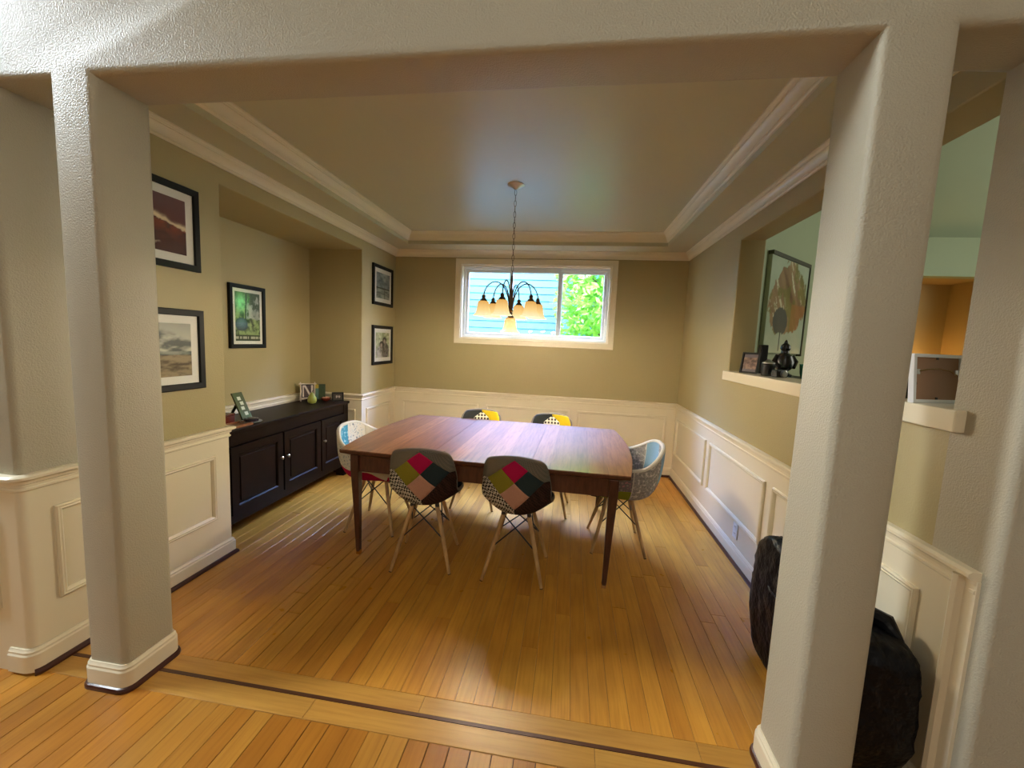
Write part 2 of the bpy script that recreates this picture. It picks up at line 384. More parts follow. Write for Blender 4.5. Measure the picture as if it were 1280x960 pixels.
# picture-frame panel mouldings, each its own piece
PM = [(0, 0), (0, .010), (.006, .016), (.013, .013), (.018, .015), (.026, .008), (.030, .002), (.030, 0)]
npan = [0]
def panel(u0, v0, u1, v1, mp):
    npan[0] += 1
    struct(B().sweep(rect(u0, v0, u1, v1), PM, mp, closed=True).obj('trim_%d' % (30+npan[0]), M['white'], smooth=True))
Z0, Z1 = .285, .705
for a, b in ((2.46, 3.46), (1.345, 2.36), (.225, 1.245)): panel(a, Z0, b, Z1, lambda u, v, c: (XR-WT-c, u, v))
for a, b in ((-2.02, -1.03), (-.935, .09), (.18, 1.205)): panel(a, Z0, b, Z1+.01, lambda u, v, c: (u, YD-WT-c, v))
for a, b in ((.10, .91), (2.835, 3.43)): panel(a, Z0, b, Z1, lambda u, v, c: (XL+WT+c, u, v))
for a, b in ((1.12, 2.64),): panel(a, Z0, b, Z1, lambda u, v, c: (XN+WT+c, u, v))
panel(-2.66, Z0, -2.20, Z1, lambda u, v, c: (u, YN1-WT-c, v))
panel(-3.4, Z0, -2.262, Z1, lambda u, v, c: (u, -WT-c, v))

# pass-through sill
struct(B().box((XR-.032, .165, 1.272), (XR2+.02, 2.175, PZ0+.004)).obj('trim_6', M['white'], bevel=.004))

# ---------------------------------------------------------------- floor of planks
W = .0797
fl = struct(B().box((-5.2, -5.2, -.06), (6.2, 6.0, -.0045)).obj('floor', M['subfloor']))
def plank(x0, x1, y0, y1, mat, gap=.0006, dz=0, nm='plank'):
    g = gap; c = .0014; z = dz
    b = B()
    L = [(x0+g, y0+g), (x1-g, y0+g), (x1-g, y1-g), (x0+g, y1-g)]
    Li = [(x0+g+c, y0+g+c), (x1-g-c, y0+g+c), (x1-g-c, y1-g-c), (x0+g+c, y1-g-c)]
    cx, cy = (x0+x1)/2, (y0+y1)/2
    vs = [(x-cx, y-cy, -.0045) for x, y in L]+[(x-cx, y-cy, z-.001) for x, y in L]+[(x-cx, y-cy, z) for x, y in Li]
    fs = [(8, 9, 10, 11)]+[(i, (i+1) % 4, 4+(i+1) % 4, 4+i) for i in range(4)]+[(4+i, 4+(i+1) % 4, 8+(i+1) % 4, 8+i) for i in range(4)]
    b.add(vs, fs); o = b.obj(nm, mat, fl); o.location = (cx, cy, 0); return o
rnd = random.Random(11)
YB1, YB0 = .204, .018
x = .06-W*40; i = 0; rows = []
while x < XR: 
    rows.append(x); x += W
for x in rows:
    x1 = min(x+W, XR)
    if x1 <= XN: continue
    x0 = max(x, XN)
    ya, yb = (YN0, YN1) if x1 <= XL+.01 else (YB1, YD)
    y = ya; first = True; wide = (-1.55 < x < -.75)
    while y < yb-.01:
        L = rnd.uniform(.8, 2.0)
        if first: L *= rnd.uniform(.35, 1.0); first = False
        y2 = min(y+L, yb)
        if yb-y2 < .25: y2 = yb
        plank(x0, x1, y, y2, M['maple'], gap=.0006 if not wide else rnd.choice((.0008, .0016, .0022)), dz=-rnd.random()*.0004)
        y = y2
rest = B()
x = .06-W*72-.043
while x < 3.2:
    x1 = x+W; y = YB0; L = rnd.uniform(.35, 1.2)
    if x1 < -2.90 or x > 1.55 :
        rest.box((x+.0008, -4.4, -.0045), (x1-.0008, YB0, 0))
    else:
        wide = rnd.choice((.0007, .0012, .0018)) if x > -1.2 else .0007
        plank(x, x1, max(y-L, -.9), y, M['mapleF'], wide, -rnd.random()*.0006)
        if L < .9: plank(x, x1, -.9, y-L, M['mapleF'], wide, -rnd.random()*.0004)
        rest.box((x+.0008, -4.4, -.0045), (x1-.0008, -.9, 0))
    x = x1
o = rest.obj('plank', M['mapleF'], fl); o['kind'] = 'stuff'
# border boards and the dark strip of the threshold
for a, b in ((XL, -.466), (-.466, .62), (.62, XR)): plank(a, b, .124, YB1, M['mapleB'], nm='border_board')
for a, b in ((XL, -.9), (-.9, .23), (.23, XR)): plank(a, b, YB0, .109, M['mapleB'], nm='border_board')
B().box((XL, .109, -.0045), (XR, .124, .0012)).obj('dark_strip', M['strip'], fl)

# ---------------------------------------------------------------- window
win = struct(B().sweep(rect(-1.365, 1.455, .545, 2.470), [(0, 0), (0, .016), (.008, .020), (.014, .016), (.058, .013), (.064, .018), (.070, .014), (.070, 0)], lambda u, v, c: (u, YD-c, v), closed=True).obj('window_1', M['white'], smooth=True))
xz = lambda y: (lambda u, v, c: (u, y-c, v))
B().sweep(rect(WX0, WZ0, WX1, WZ1), [(0, 0), (0, .10), (.012, .10), (.012, 0)], lambda u, v, c: (u, YD+.10-c, v), closed=True).obj('jamb_liner', M['white'], win)
B().sweep(rect(WX0+.012, WZ0+.012, WX1-.012, WZ1-.012), [(0, 0), (0, .05), (.026, .05), (.03, .035), (.03, 0)], xz(YD+.12), closed=True).obj('window_frame', M['vinyl'], win)
def sash(x0, x1, y):
    f = B().sweep(rect(x0, WZ0+.04, x1, WZ1-.04), [(0, 0), (0, .026), (.030, .026), (.036, .018), (.036, 0)], xz(y), closed=True).obj('sash', M['vinyl'], win)
    B().box((x0+.03, y-.012, WZ0+.07), (x1-.03, y-.008, WZ1-.07)).obj('pane', M['glass'], f)
sash(WX0+.038, -.672, YD+.115); sash(-.712, -.098, YD+.088); sash(-.112, WX1-.038, YD+.115)
B().box((-.70, YD+.05, 1.95), (-.685, YD+.065, 2.0)).obj('latch', M['vinyl'], win)

# ---------------------------------------------------------------- dining table
TR = -.028
tb = thing('dining_table', (-.465, 1.785, 0), TR, 'long walnut dining table with bowed ends and tapered legs under the chandelier', 'table')
HX, HY, TH = .935, .672, .745
def endx(y, s): return s*(HX + .062*(1-(y/HY)**2))
def endy(x, s): return s*(HY + .012*(1-(x/HX)**2))
xs = [-HX]+[-HX+.115+.112*i for i in range(0)]
cuts = [-1.1, -.84, -.715, -.61, -.49, -.333, -.20, -.09, .03, .15, .333, .45, .575, .69, .81, 1.1]
for k in range(len(cuts)-1):
    a, b_ = cuts[k], cuts[k+1]; seam = .002
    ga = seam if abs(abs(a)-.333) < .01 else .0002; gb = seam if abs(abs(b_)-.333) < .01 else .0002
    pts = []
    ys = [HY*(-1+2*i/14) for i in range(15)]
    if k == 0:
        pts = [(b_-gb, endy(b_, -1)), (b_-gb, endy(b_, 1))]+[(endx(y, -1), y) for y in reversed(ys)]
    elif k == len(cuts)-2:
        pts = [(a+ga, endy(a, 1)), (a+ga, endy(a, -1))]+[(endx(y, 1), y) for y in ys]
    else:
        pts = [(a+ga, endy(a, -1)), (b_-gb, endy(b_, -1)), (b_-gb, endy(b_, 1)), (a+ga, endy(a, 1))]
    B().prism(pts, TH-.005, TH).obj('tabletop_board', M['walnut'], tb)
# under-bevelled edge
def ring(ins, z):
    p = []
    n = 12
    ys = [HY*(-1+2*i/n) for i in range(n+1)]; xs = [HX*(-1+2*i/n) for i in range(n+1)]
    for xx in xs[:-1]: p.append((xx*(1-ins/HX), endy(xx, -1)+ins))
    for yy in ys[:-1]: p.append((endx(yy, 1)-ins, yy*(1-ins/HY)))
    for xx in reversed(xs[1:]): p.append((xx*(1-ins/HX), endy(xx, 1)-ins))
    for yy in reversed(ys[1:]): p.append((endx(yy, -1)+ins, yy*(1-ins/HY)))
    return [(a, b, z) for a, b in p]
rr = [ring(-.0006, TH-.0053), ring(-.0006, TH-.016), ring(.003, TH-.026), ring(.042, TH-.044)]
n = len(rr[0]); b = B(); b.add(sum(rr, []), [(i*n+k, i*n+(k+1) % n, (i+1)*n+(k+1) % n, (i+1)*n+k) for i in range(3) for k in range(n)]+[tuple(range(n)), tuple(3*n+k for k in range(n))])
b.obj('edge_bevel', M['walnut2'], tb)
ax, ay = .845, .618
for (p, q) in (((-ax, -ay-.011), (ax, -ay+.011)), ((-ax, ay-.011), (ax, ay+.011)), ((-ax-.011, -ay), (-ax+.011, ay)), ((ax-.011, -ay), (ax+.011, ay))):
    B().box((p[0], p[1], .590), (q[0], q[1], TH-.040)).obj('apron', M['walnut2'], tb, bevel=.003)
for sx in (-1, 1):
    for sy in (-1, 1):
        b = B(); vs = []
        for z, h, dx in ((0, .0125, -.018), (.045, .0145, -.016), (.35, .021, -.008), (.60, .028, 0), (TH-.04, .029, 0)):
            cx, cy = sx*(ax+dx), sy*(ay+dx*.4)
            vs += [(cx-h, cy-h, z), (cx+h, cy-h, z), (cx+h, cy+h, z), (cx-h, cy+h, z)]
        b.add(vs, [(3, 2, 1, 0), (16, 17, 18, 19)]+[(4*i+k, 4*i+(k+1) % 4, 4*i+4+(k+1) % 4, 4*i+4+k) for i in range(4) for k in range(4)])
        lg = b.obj('leg', M['walnut2'], tb, bevel=.004)
        b = B(); cx, cy = sx*(ax-.018), sy*(ay-.0072)
        b.box((cx-.0138, cy-.0138, .001), (cx+.0138, cy+.0138, .032)); b.obj('foot_cap', M['brass'], lg, bevel=.002)

# ---------------------------------------------------------------- chairs
def spl(pts, t):
    # piecewise Catmull-Rom through pts (tuples), t in 0..1
    n = len(pts)-1; u = t*n; i = min(int(u), n-1); f = u-i
    p = [Vector(pts[max(0, min(n, i+k))]) for k in (-1, 0, 1, 2)]
    return .5*((2*p[1])+(p[2]-p[0])*f+(2*p[0]-5*p[1]+4*p[2]-p[3])*f*f+(3*p[1]-p[0]-3*p[2]+p[3])*f*f*f)
# columns: y, z, half width, edge forward, edge up   (front of the chair is +y)
PROF = [(.235, .425, .155, 0, .010), (.215, .448, .195, 0, .014), (.14, .447, .215, 0, .030), (.05, .436, .220, 0, .055), (-.05, .430, .217, .0, .085),
        (-.13, .441, .207, .012, .105), (-.180, .488, .208, .045, .100), (-.203, .562, .206, .070, .055), (-.222, .645, .201, .075, .015), (-.240, .725, .190, .062, -.002), (-.252, .790, .172, .038, -.006), (-.257, .828, .146, .016, -.020)]
PV = [Vector(p) for p in PROF]
def shell_pt(a, t, off):
    def base(a, t):
        r = spl(PROF, max(0, min(1, t))); e = abs(a)**2.2
        return Vector((a*r[2], r[0]+r[3]*e, r[1]+r[4]*e))
    p = base(a, t)
    da = base(min(1, a+.02), t)-base(max(-1, a-.02), t); dt = base(a, min(1, t+.01))-base(a, max(0, t-.01))
    nn = da.cross(dt).normalized()     # for the seat this points down/back or up; fixed by test below
    if nn.z*(.5)+nn.y*.5 < 0: nn = -nn  # inner side: up on the seat, forwards on the back
    return p+nn*off
BW, BH = .24, 1.0   # parameter scale used for the patch layout: across (m) and height along profile
LEN = .84           # profile length
def patch_shell(parent, layout, off, lines, mats):
    # flat grid in (x metres across, s metres along), cut along lines, then mapped to the shell
    bm = bmesh.new(); nx, ns = 14, 30
    vs = [[bm.verts.new((-.205+.41*i/nx, LEN*j/ns, 0)) for i in range(nx+1)] for j in range(ns+1)]
    for j in range(ns):
        for i in range(nx): bm.faces.new((vs[j][i], vs[j][i+1], vs[j+1][i+1], vs[j+1][i]))
    for (px, ps), (nx_, ns_) in lines:
        bmesh.ops.bisect_plane(bm, geom=bm.verts[:]+bm.edges[:]+bm.faces[:], plane_co=(px, ps, 0), plane_no=(nx_, ns_, 0), dist=1e-5)
    groups = {}
    for f in bm.faces:
        c = f.calc_center_median(); groups.setdefault(layout(c.x, c.y), []).append(f)
    for key in sorted(groups):
        fs = groups[key]; idx = {}; P = []; FF = []
        for f in fs:
            q = []
            for v in f.verts:
                if v not in idx:
                    idx[v] = len(P); P.append(shell_pt(v.co.x/.205, v.co.y/LEN, off))
                q.append(idx[v])
            FF.append(tuple(q))
        # give each patch thickness: turn its rim inwards a little
        me = bpy.data.meshes.new('fabric_patch'); me.from_pydata([tuple(p) for p in P], [], FF); me.update()
        b2 = bmesh.new(); b2.from_mesh(me)
        ed = [e for e in b2.edges if e.is_boundary]
        r = bmesh.ops.extrude_edge_only(b2, edges=ed)
        inv = {}
        for v in r['geom']:
            if isinstance(v, bmesh.types.BMVert):
                best = min(range(len(P)), key=lambda k: (P[k]-v.co).length_squared); vv = [k for k in idx if idx[k] == best][0]
                v.co = shell_pt(vv.co.x/.205, vv.co.y/LEN, off*.55)
        for f in b2.faces: f.smooth = True
        bmesh.ops.recalc_face_normals(b2, faces=b2.faces)
        b2.to_mesh(me); b2.free(); me.materials.append(mats[key])
        o = bpy.data.objects.new('fabric_patch', me); C.objects.link(o); o.parent = parent
    bm.free()
r2 = math.sqrt(.5)
S = .122
CS = .635  # cross centre along the profile on the back (outer face)
def lay_out(x, s):
    X = -x; Zz = s-CS          # seen from behind, left/right swap is handled by the sign of x
    if s < .34: return 'under'
    p = (x+Zz)*r2; q = (Zz-x)*r2
    if 0 < p < S and 0 < q < S: return 'a'
    if 0 > p > -S and 0 > q > -S: return 'd'
    if 0 < p < S and -S < q < 0: return 'c'
    if -S < p < 0 and 0 < q < S: return 'b'
    return ('tr' if x > 0 else 'tl') if Zz > 0 else ('br' if x > 0 else 'bl')
lines_out = [((0, .34), (0, 1)), ((0, CS), (0, 1)), ((0, CS), (1, 0))]
for k in (-1, 0, 1):
    lines_out += [((k*S*r2, CS+k*S*r2), (r2, r2)), ((-k*S*r2, CS+k*S*r2), (-r2, r2))]
MO = dict(a=M['f_magenta'], b=M['f_olive'], c=M['f_teal'], d=M['f_pink'], tl=M['f_taupe'], tr=M['f_grey'], bl=M['f_hound'], br=M['f_browncheck'], under=M['f_brown'])
def lay_in(x, s):
    if s > .43:
        d = .80-s
        if abs(x) < .085 and d > 0 and abs(x) < d*1.05: return 'lat' if s > .62 else 'mid'
        return 'ch' if x > 0 else 'ye'
    if s > .215: return 's1' if x > 0 else 's2'
    return 's3' if x > 0 else 's4'
lines_in = [((0, .43), (0, 1)), ((0, .62), (0, 1)), ((0, .215), (0, 1)), ((0, .3), (1, 0)), ((.085, .3), (1, 0)), ((-.085, .3), (1, 0)), ((0, .80), (1, 1.05)), ((0, .80), (-1, 1.05))]
MI = dict(lat=M['f_lattice'], mid=M['f_magenta'], ch=M['f_char'], ye=M['f_yellow'], s1=M['f_brown'], s2=M['f_greyfloral'], s3=M['f_teal'], s4=M['f_brown'])
def legs_and_wires(t, zt=.405, fx=.19, fy=.19):
    feet = []
    for sx in (-1, 1):
        for sy in (-1, 1):
            top = Vector((sx*.080, sy*.080, zt)); ft = Vector((sx*fx, sy*fy, 0)); feet.append((top, ft))
            lg = B().tube([ft, ft.lerp(top, .3), ft.lerp(top, .97), top], [.0095, .0125, .0145, .0125], 10).obj('leg', M['beech'], t, smooth=True)
            B().tube([ft+Vector((0, 0, 0.0005)), ft.lerp(top, .012)], .0102, 8).obj('foot_glide', M['blackplastic'], lg)
    wb = B()
    (lf, lr, rf, rr_) = (feet[1], feet[0], feet[3], feet[2])   # left front, left rear, right front, right rear
    for A, Bq in ((lr, rr_), (rr_, lr), (lf, rf), (rf, lf), (lf, lr), (lr, lf), (rf, rr_), (rr_, rf)):
        wb.tube([A[0]+Vector((0, 0, -.015)), Bq[1].lerp(Bq[0], .50)], .0044, 6)
    for A, Bq in ((lr, rr_), (lf, rf), (lf, lr), (rf, rr_)):
        wb.tube([A[0]+Vector((0, 0, .008)), Bq[0]+Vector((0, 0, .008))], .005, 6)
    wb.obj('wire_brace', M['black'], t)
    for top, ft in feet:
        B().tube([top+(top-ft).normalized()*-.016, top+Vector((0, 0, .012))], .0145, 8).obj('leg_bracket', M['black'], t, smooth=True)
def side_chair(label):
    t = thing('dining_chair', (0, 0, 0), 0, label, 'chair', 'armless patchwork dining chairs')
    # shell core
    b = B(); nx, ns = 14, 30; T = .009
    vs = [shell_pt(-1+2*i/nx, j/ns, -T) for j in range(ns+1) for i in range(nx+1)]+[shell_pt(-1+2*i/nx, j/ns, T) for j in range(ns+1) for i in range(nx+1)]
    N = (nx+1)*(ns+1); fs = []
    for j in range(ns):
        for i in range(nx):
            k = j*(nx+1)+i; fs += [(k, k+1, k+nx+2, k+nx+1), (N+k, N+k+nx+1, N+k+nx+2, N+k+1)]
    loop = [i for i in range(nx)]+[j*(nx+1)+nx for j in range(ns)]+[ns*(nx+1)+i for i in range(nx, 0, -1)]+[j*(nx+1) for j in range(ns, 0, -1)]
    for a, c in zip(loop, loop[1:]+loop[:1]): fs.append((a, N+a, N+c, c))
    b.add(vs, fs); sh = b.obj('shell', M['piping'], t, smooth=True)
    patch_shell(sh, lay_out, -.0125, lines_out, MO)
    patch_shell(sh, lay_in, .0125, lines_in, MI)
    rim = [shell_pt(-1+2*i/nx, 0, 0) for i in range(nx)]+[shell_pt(1, j/ns, 0) for j in range(ns)]+[shell_pt(1-2*i/nx, 1, 0) for i in range(nx)]+[shell_pt(-1, 1-j/ns, 0) for j in range(ns)]
    B().tube(rim, .0115, 8, closed=True).obj('edge_piping', M['piping'], sh, smooth=True)
    legs_and_wires(t, .415)
    return t
ch = side_chair('patchwork armless chair at the near table side, back to the viewer, left of its twin')
ch.location = (-.842, 1.245, 0); ch.rotation_euler = (0, 0, .135)
c2 = copy_tree(ch); c2['label'] = 'patchwork armless chair at the near table side, back to the viewer, right of its twin'
c2.location = (-.222, 1.245, 0); c2.rotation_euler = (0, 0, -.02)
c3 = copy_tree(ch); c3['label'] = 'left of the two grey and yellow chair backs behind the table, below the window'
c3.location = (-.745, 2.27, 0); c3.rotation_euler = (0, 0, PI+.05)
c4 = copy_tree(ch); c4['label'] = 'right of the two grey and yellow chair backs behind the table'
c4.location = (-.085, 2.29, 0); c4.rotation_euler = (0, 0, PI-.03)

# armchair: bowl described round its centre
def armchair(label, mats, loc, rz):
    t = thing('patchwork_armchair', loc, rz, label, 'chair')
    # rim by angle (0 = front, degrees): x, y, z
    RIM = [(0, .235, .435), (.12, .232, .437), (.215, .20, .452), (.262, .12, .54), (.290, .045, .645), (.300, -.05, .660), (.286, -.13, .676), (.240, -.205, .722), (.160, -.262, .776), (.07, -.286, .794), (0, -.288, .796)]
    def rim(u):   # u 0..1 all the way round
        v = u*2 if u <= .5 else (1-u)*2; p = spl(RIM, v); return Vector((p[0] if u <= .5 else -p[0], p[1], p[2]))
    def pt(u, r, off):
        def base(u, r):
            R_ = rim(u % 1); k = min(1, r)
            f = math.sin(min(1, k*1.0)*PI/2)**.85; z0 = .430
            g = max(0, (k-.35)/.65)**1.8
            return Vector((R_.x*f*(1 if k < .99 else 1), (R_.y+.02)*f-.02*(1-k)-.02*k, z0+(R_.z-z0)*g))
        p = base(u, r); du = base(u+.01, r)-base(u-.01, r); dr = base(u, min(1, r+.02))-base(u, r-.02)
        nn = du.cross(dr)
        if nn.length < 1e-9: nn = Vector((0, 0, 1))
        nn.normalize()
        inward = Vector((-p.x, -p.y, .35))
        if nn.dot(inward) < 0: nn = -nn
        return p+nn*off
    nu, nr = 48, 14; T = .010
    b = B(); rings = [[pt(i/nu, .04+.96*j/nr, s*T) for i in range(nu)] for s in (-1, 1) for j in range(nr+1)]
    vs = sum(rings, []); fs = []; H = nu*(nr+1)
    for j in range(nr):
        for i in range(nu):
            a, c = j*nu+i, j*nu+(i+1) % nu; fs += [(a, c, c+nu, a+nu), (H+a, H+a+nu, H+c+nu, H+c)]
    for i in range(nu): fs.append((nr*nu+i, nr*nu+(i+1) % nu, H+nr*nu+(i+1) % nu, H+nr*nu+i))
    fs += [tuple(range(nu)), tuple(H+i for i in range(nu-1, -1, -1))]
    b.add(vs, fs); sh = b.obj('shell', M['f_cream'], t, smooth=True)
    def patch(u0, u1, j0, j1, off, mat):
        b = B(); ii = list(range(u0, u1+1)); jj = list(range(j0, j1+1)); g = .10
        vs = []
        for L in (off, off*.6):
            for j in jj:
                for i in ii:
                    fi = i+(g if i == u0 else -g if i == u1 else 0); fj = j+(g*.4 if j == j0 and j0 > 0 else -g*.4 if j == j1 else 0)
                    vs.append(pt(fi/nu, .04+.96*fj/nr, L))
        w_ = len(ii); h_ = len(jj); n = w_*h_; fs = []
        for j in range(h_-1):
            for i in range(w_-1): k = j*w_+i; fs.append((k, k+1, k+w_+1, k+w_))
        loop = list(range(w_-1))+[j*w_+w_-1 for j in range(h_-1)]+[(h_-1)*w_+i for i in range(w_-1, 0, -1)]+[j*w_ for j in range(h_-1, 0, -1)]
        for a, c in zip(loop, loop[1:]+loop[:1]): fs.append((a, n+a, n+c, c))
        b.add(vs, fs); b.obj('fabric_patch', M[mat], sh, smooth=True)
    for k, (u0, u1) in enumerate(((0, 6), (6, 12), (12, 18), (18, 24), (24, 30), (30, 36), (36, 42), (42, 48))):
        patch(u0, u1, 0, 5, -.013, mats['under'][k % len(mats['under'])])
        patch(u0, u1, 5, 10, -.0135, mats['out_low'][k]); patch(u0, u1, 10, 14, -.0135, mats['out_top'][k])
        patch(u0, u1, 0, 7, .0135, mats['in_low'][k]); patch(u0, u1, 7, 14, .0135, mats['in_top'][k])
    B().tube([pt(i/nu, 1, 0) for i in range(nu)], .0150, 8, closed=True).obj('edge_piping', M[mats['pipe']], sh, smooth=True)
    legs_and_wires(t, .412, .205, .19)
    return t
# u runs front -> +x side -> back -> -x side
armchair('patchwork armchair with blue and cream back at the left end of the table',
    dict(under=['f_magenta', 'f_magenta', 'f_magenta', 'f_magenta'], out_low=['f_magenta', 'f_magenta', 'f_magenta', 'f_cream', 'f_cream', 'f_cream', 'f_magenta', 'f_magenta'], out_top=['f_magenta', 'f_cream', 'f_geo', 'f_cream', 'f_geo', 'f_cream', 'f_geo', 'f_magenta'],
         in_low=['f_teal', 'f_rose', 'f_greyfloral', 'f_lime', 'f_teal', 'f_greyfloral', 'f_rose', 'f_pink'], in_top=['f_teal', 'f_geo', 'f_blue', 'f_blue', 'f_geo', 'f_cream', 'f_geo', 'f_pink'], pipe='f_cream'),
    (-1.385, 1.665, 0), -PI/2+.03)
armchair('patchwork armchair with white rims and pale blue top at the right head of the table',
    dict(under=['f_lime', 'f_greyfloral', 'f_greyfloral', 'f_lime'], out_low=['f_lime', 'f_rose', 'f_greyfloral', 'f_char', 'f_rose', 'f_greyfloral', 'f_lime', 'f_lime'], out_top=['f_brown', 'f_rose', 'f_greyfloral', 'f_sky', 'f_sky', 'f_greyfloral', 'f_rose', 'f_brown'],
         in_low=['f_brown', 'f_greyfloral', 'f_geo', 'f_rose', 'f_geo', 'f_greyfloral', 'f_rose', 'f_brown'], in_top=['f_brown', 'f_cream', 'f_greyfloral', 'f_sky', 'f_greyfloral', 'f_cream', 'f_cream', 'f_brown'], pipe='f_cream'),
    (.475, 1.765, 0), PI/2+.02)

# ---------------------------------------------------------------- sideboard
sb = thing('sideboard', (-2.47, 1.9, 0), 0, 'dark espresso wooden sideboard with three doors standing in the left niche', 'sideboard')
X0, X1 = -.235, .205; Y0, Y1 = -.825, .80   # local; front at X1
B().box((X0, Y0-.012, .770), (X1+.016, Y1+.012, .797)).obj('top', M['espresso'], sb, bevel=.004)
B().box((X0, Y0, .11), (X1-.02, Y1, .770)).obj('body', M['espresso'], sb)
fr = B(); fr.box((X1-.02, Y0, .68), (X1, Y1, .770)); fr.box((X1-.02, Y0, .11), (X1, Y1, .175))
fr.obj('face_rail', M['espresso'], sb, bevel=.002)
for y in (Y0, Y1-.085):
    B().box((X1-.085, y, 0), (X1+.003, y+.085, .770)).obj('corner_post', M['espresso'], sb, bevel=.003)
    B().box((X0, y, 0), (X0+.085, y+.085, .2)).obj('rear_foot', M['espresso'], sb, bevel=.003)
dd = [(-.735, -.218, 1), (-.200, .297, 0), (.315, .710, 0)]
for y0, y1, kr in dd:
    d = B().box((X1-.002, y0, .180), (X1+.004, y1, .675)).obj('door', M['espresso'], sb)
    B().sweep(rect(y0, .180, y1, .675), [(0, 0), (0, .016), (.058, .016), (.066, .008), (.066, 0)], lambda u, v, c: (X1+.002+c, u, v), closed=True).obj('door_frame', M['espresso'], d)
    B().box((X1+.003, y0+.085, .265), (X1+.010, y1-.085, .590)).obj('door_panel', M['espresso'], d, bevel=.004)
    ky = y1-.030 if kr else y0+.088 if y0 < 0 else y0+.085
    ky = y1-.024 if kr else y0+.10
    ky = (y1-.028) if kr else (y0+.028)
    mk = Matrix.Rotation(PI/2, 4, 'Y')
    B().lathe([(.004, 0), (.004, .008), (.011, .014), (.012, .022), (.006, .027)], (X1+.018, ky, .47), 12, mk).obj('knob', M['steel'], d, smooth=True)

# ---------------------------------------------------------------- prints painted as vertex colours on a fine grid
def hsh(a, b): 
    v = math.sin(a*127.1+b*311.7)*43758.5453; return v-math.floor(v)
def con(n, k=2.2): return max(0, min(1, (n-.46)*k+.5))
def vn(x, y):
    i, j = math.floor(x), math.floor(y); f, g = x-i, y-j; f = f*f*(3-2*f); g = g*g*(3-2*g)
    return (hsh(i, j)*(1-f)+hsh(i+1, j)*f)*(1-g)+(hsh(i, j+1)*(1-f)+hsh(i+1, j+1)*f)*g
def fbm(x, y): return .5*vn(x, y)+.25*vn(2*x+5, 2*y)+.15*vn(4*x, 4*y+9)+.1*vn(8*x, 8*y)
def lerp(a, b, t): t = max(0, min(1, t)); return tuple(p*(1-t)+q*t for p, q in zip(a, b))
def print_mesh(name, w_, h_, fn, nx, ny, mp, parent):
    vs = [mp(w_*i/nx, h_*j/ny) for j in range(ny+1) for i in range(nx+1)]
    fs = [(j*(nx+1)+i, j*(nx+1)+i+1, (j+1)*(nx+1)+i+1, (j+1)*(nx+1)+i) for j in range(ny) for i in range(nx)]
    me = bpy.data.meshes.new(name); me.from_pydata(vs, [], fs); at = me.color_attributes.new('Col', 'FLOAT_COLOR', 'POINT')
    for j in range(ny+1):
        for i in range(nx+1): at.data[j*(nx+1)+i].color = (*fn(i/nx, j/ny), 1)
    me.materials.append(M['print']); o = bpy.data.objects.new(name, me); C.objects.link(o)
    if parent: o.parent = parent
    return o
def sunset(u, v):
    n = fbm(u*4+3, v*5); n2 = fbm(u*9+1, v*16)
    c = lerp((.11, .022, .018), (.15, .07, .08), (v-.5)*2.4+.3*(n2-.5))
    d = v-.60+.20*(u-.4)+.16*(n-.5)
    c = lerp(c, (.78, .66, .44), math.exp(-(d/.045)**2)*1.1)
    if d < -.03: c = lerp((.055, .010, .006), (.30, .055, .015), con(n2, 3)*math.exp(d*7))
    k = fbm(u*6+7, v*8)
    if v < .40 and u < .55: c = lerp(c, (.66, .56, .38), con(k-.10-.35*u+.25*(.25-abs(v-.18)), 8))
    return c
def beach(u, v):
    n = fbm(u*6, v*22)
    if v > .47:
        k = con(fbm(u*3+2, v*8), 4); return lerp((.055, .07, .06), (.60, .60, .46), k*(.35+.65*min(1, (1.0-v)*2.2)))
    if v > .40: return lerp((.07, .10, .085), (.30, .33, .26), con(n, 3))
    return lerp((.085, .055, .025), (.34, .27, .15), con(n, 3))
def garden(u, v):
    n = fbm(u*10, v*12); m2 = fbm(u*5+3, v*6)
    c = lerp((.015, .04, .012), (.30, .42, .16), con(n, 3.2))
    if v > .46+.1*(m2-.5) and u > .40: c = lerp((.20, .25, .22), (.48, .52, .44), con(m2, 2))
    cov = fbm(u*8+11, v*7+5)
    if cov+1.1*max(0, v-.72) > .56 and v > .5: c = lerp(c, (.015, .05, .012), .85)
    g = math.exp(-((u-.20)/.20)**2-((v-.78)/.16)**2); c = lerp(c, (.30, .95, .42), g*(.5+n))
    if abs(u-.42-.02*math.sin(v*9)) < .022 and v > .3: c = (.015, .03, .03)
    d = ((u-.24)/.24)**2+((v-.34)/.14)**2
    if d < 1: c = lerp((.02, .05, .07), (.16, .30, .33), (1-d)*(v-.15)*3)
    if v < .12: c = (.50, .50, .36) if con(fbm(u*30, 3), 9) > .5 and .035 < v < .09 else (.03, .05, .02)
    return c
def lake(u, v):
    n = fbm(u*5+8, v*8)
    if v > .42: return lerp((.035, .08, .11), (.42, .50, .47), con(n, 2.2)*.6+.5*math.exp(-((u-.62)/.2)**2)*max(0, v-.5)*2)
    if v > .37: return (.015, .02, .02)
    c = lerp((.06, .09, .08), (.42, .46, .38), con(fbm(u*4, v*22), 2.5)*.8)
    return (.015, .02, .02) if abs(u-.62) < .02 else c
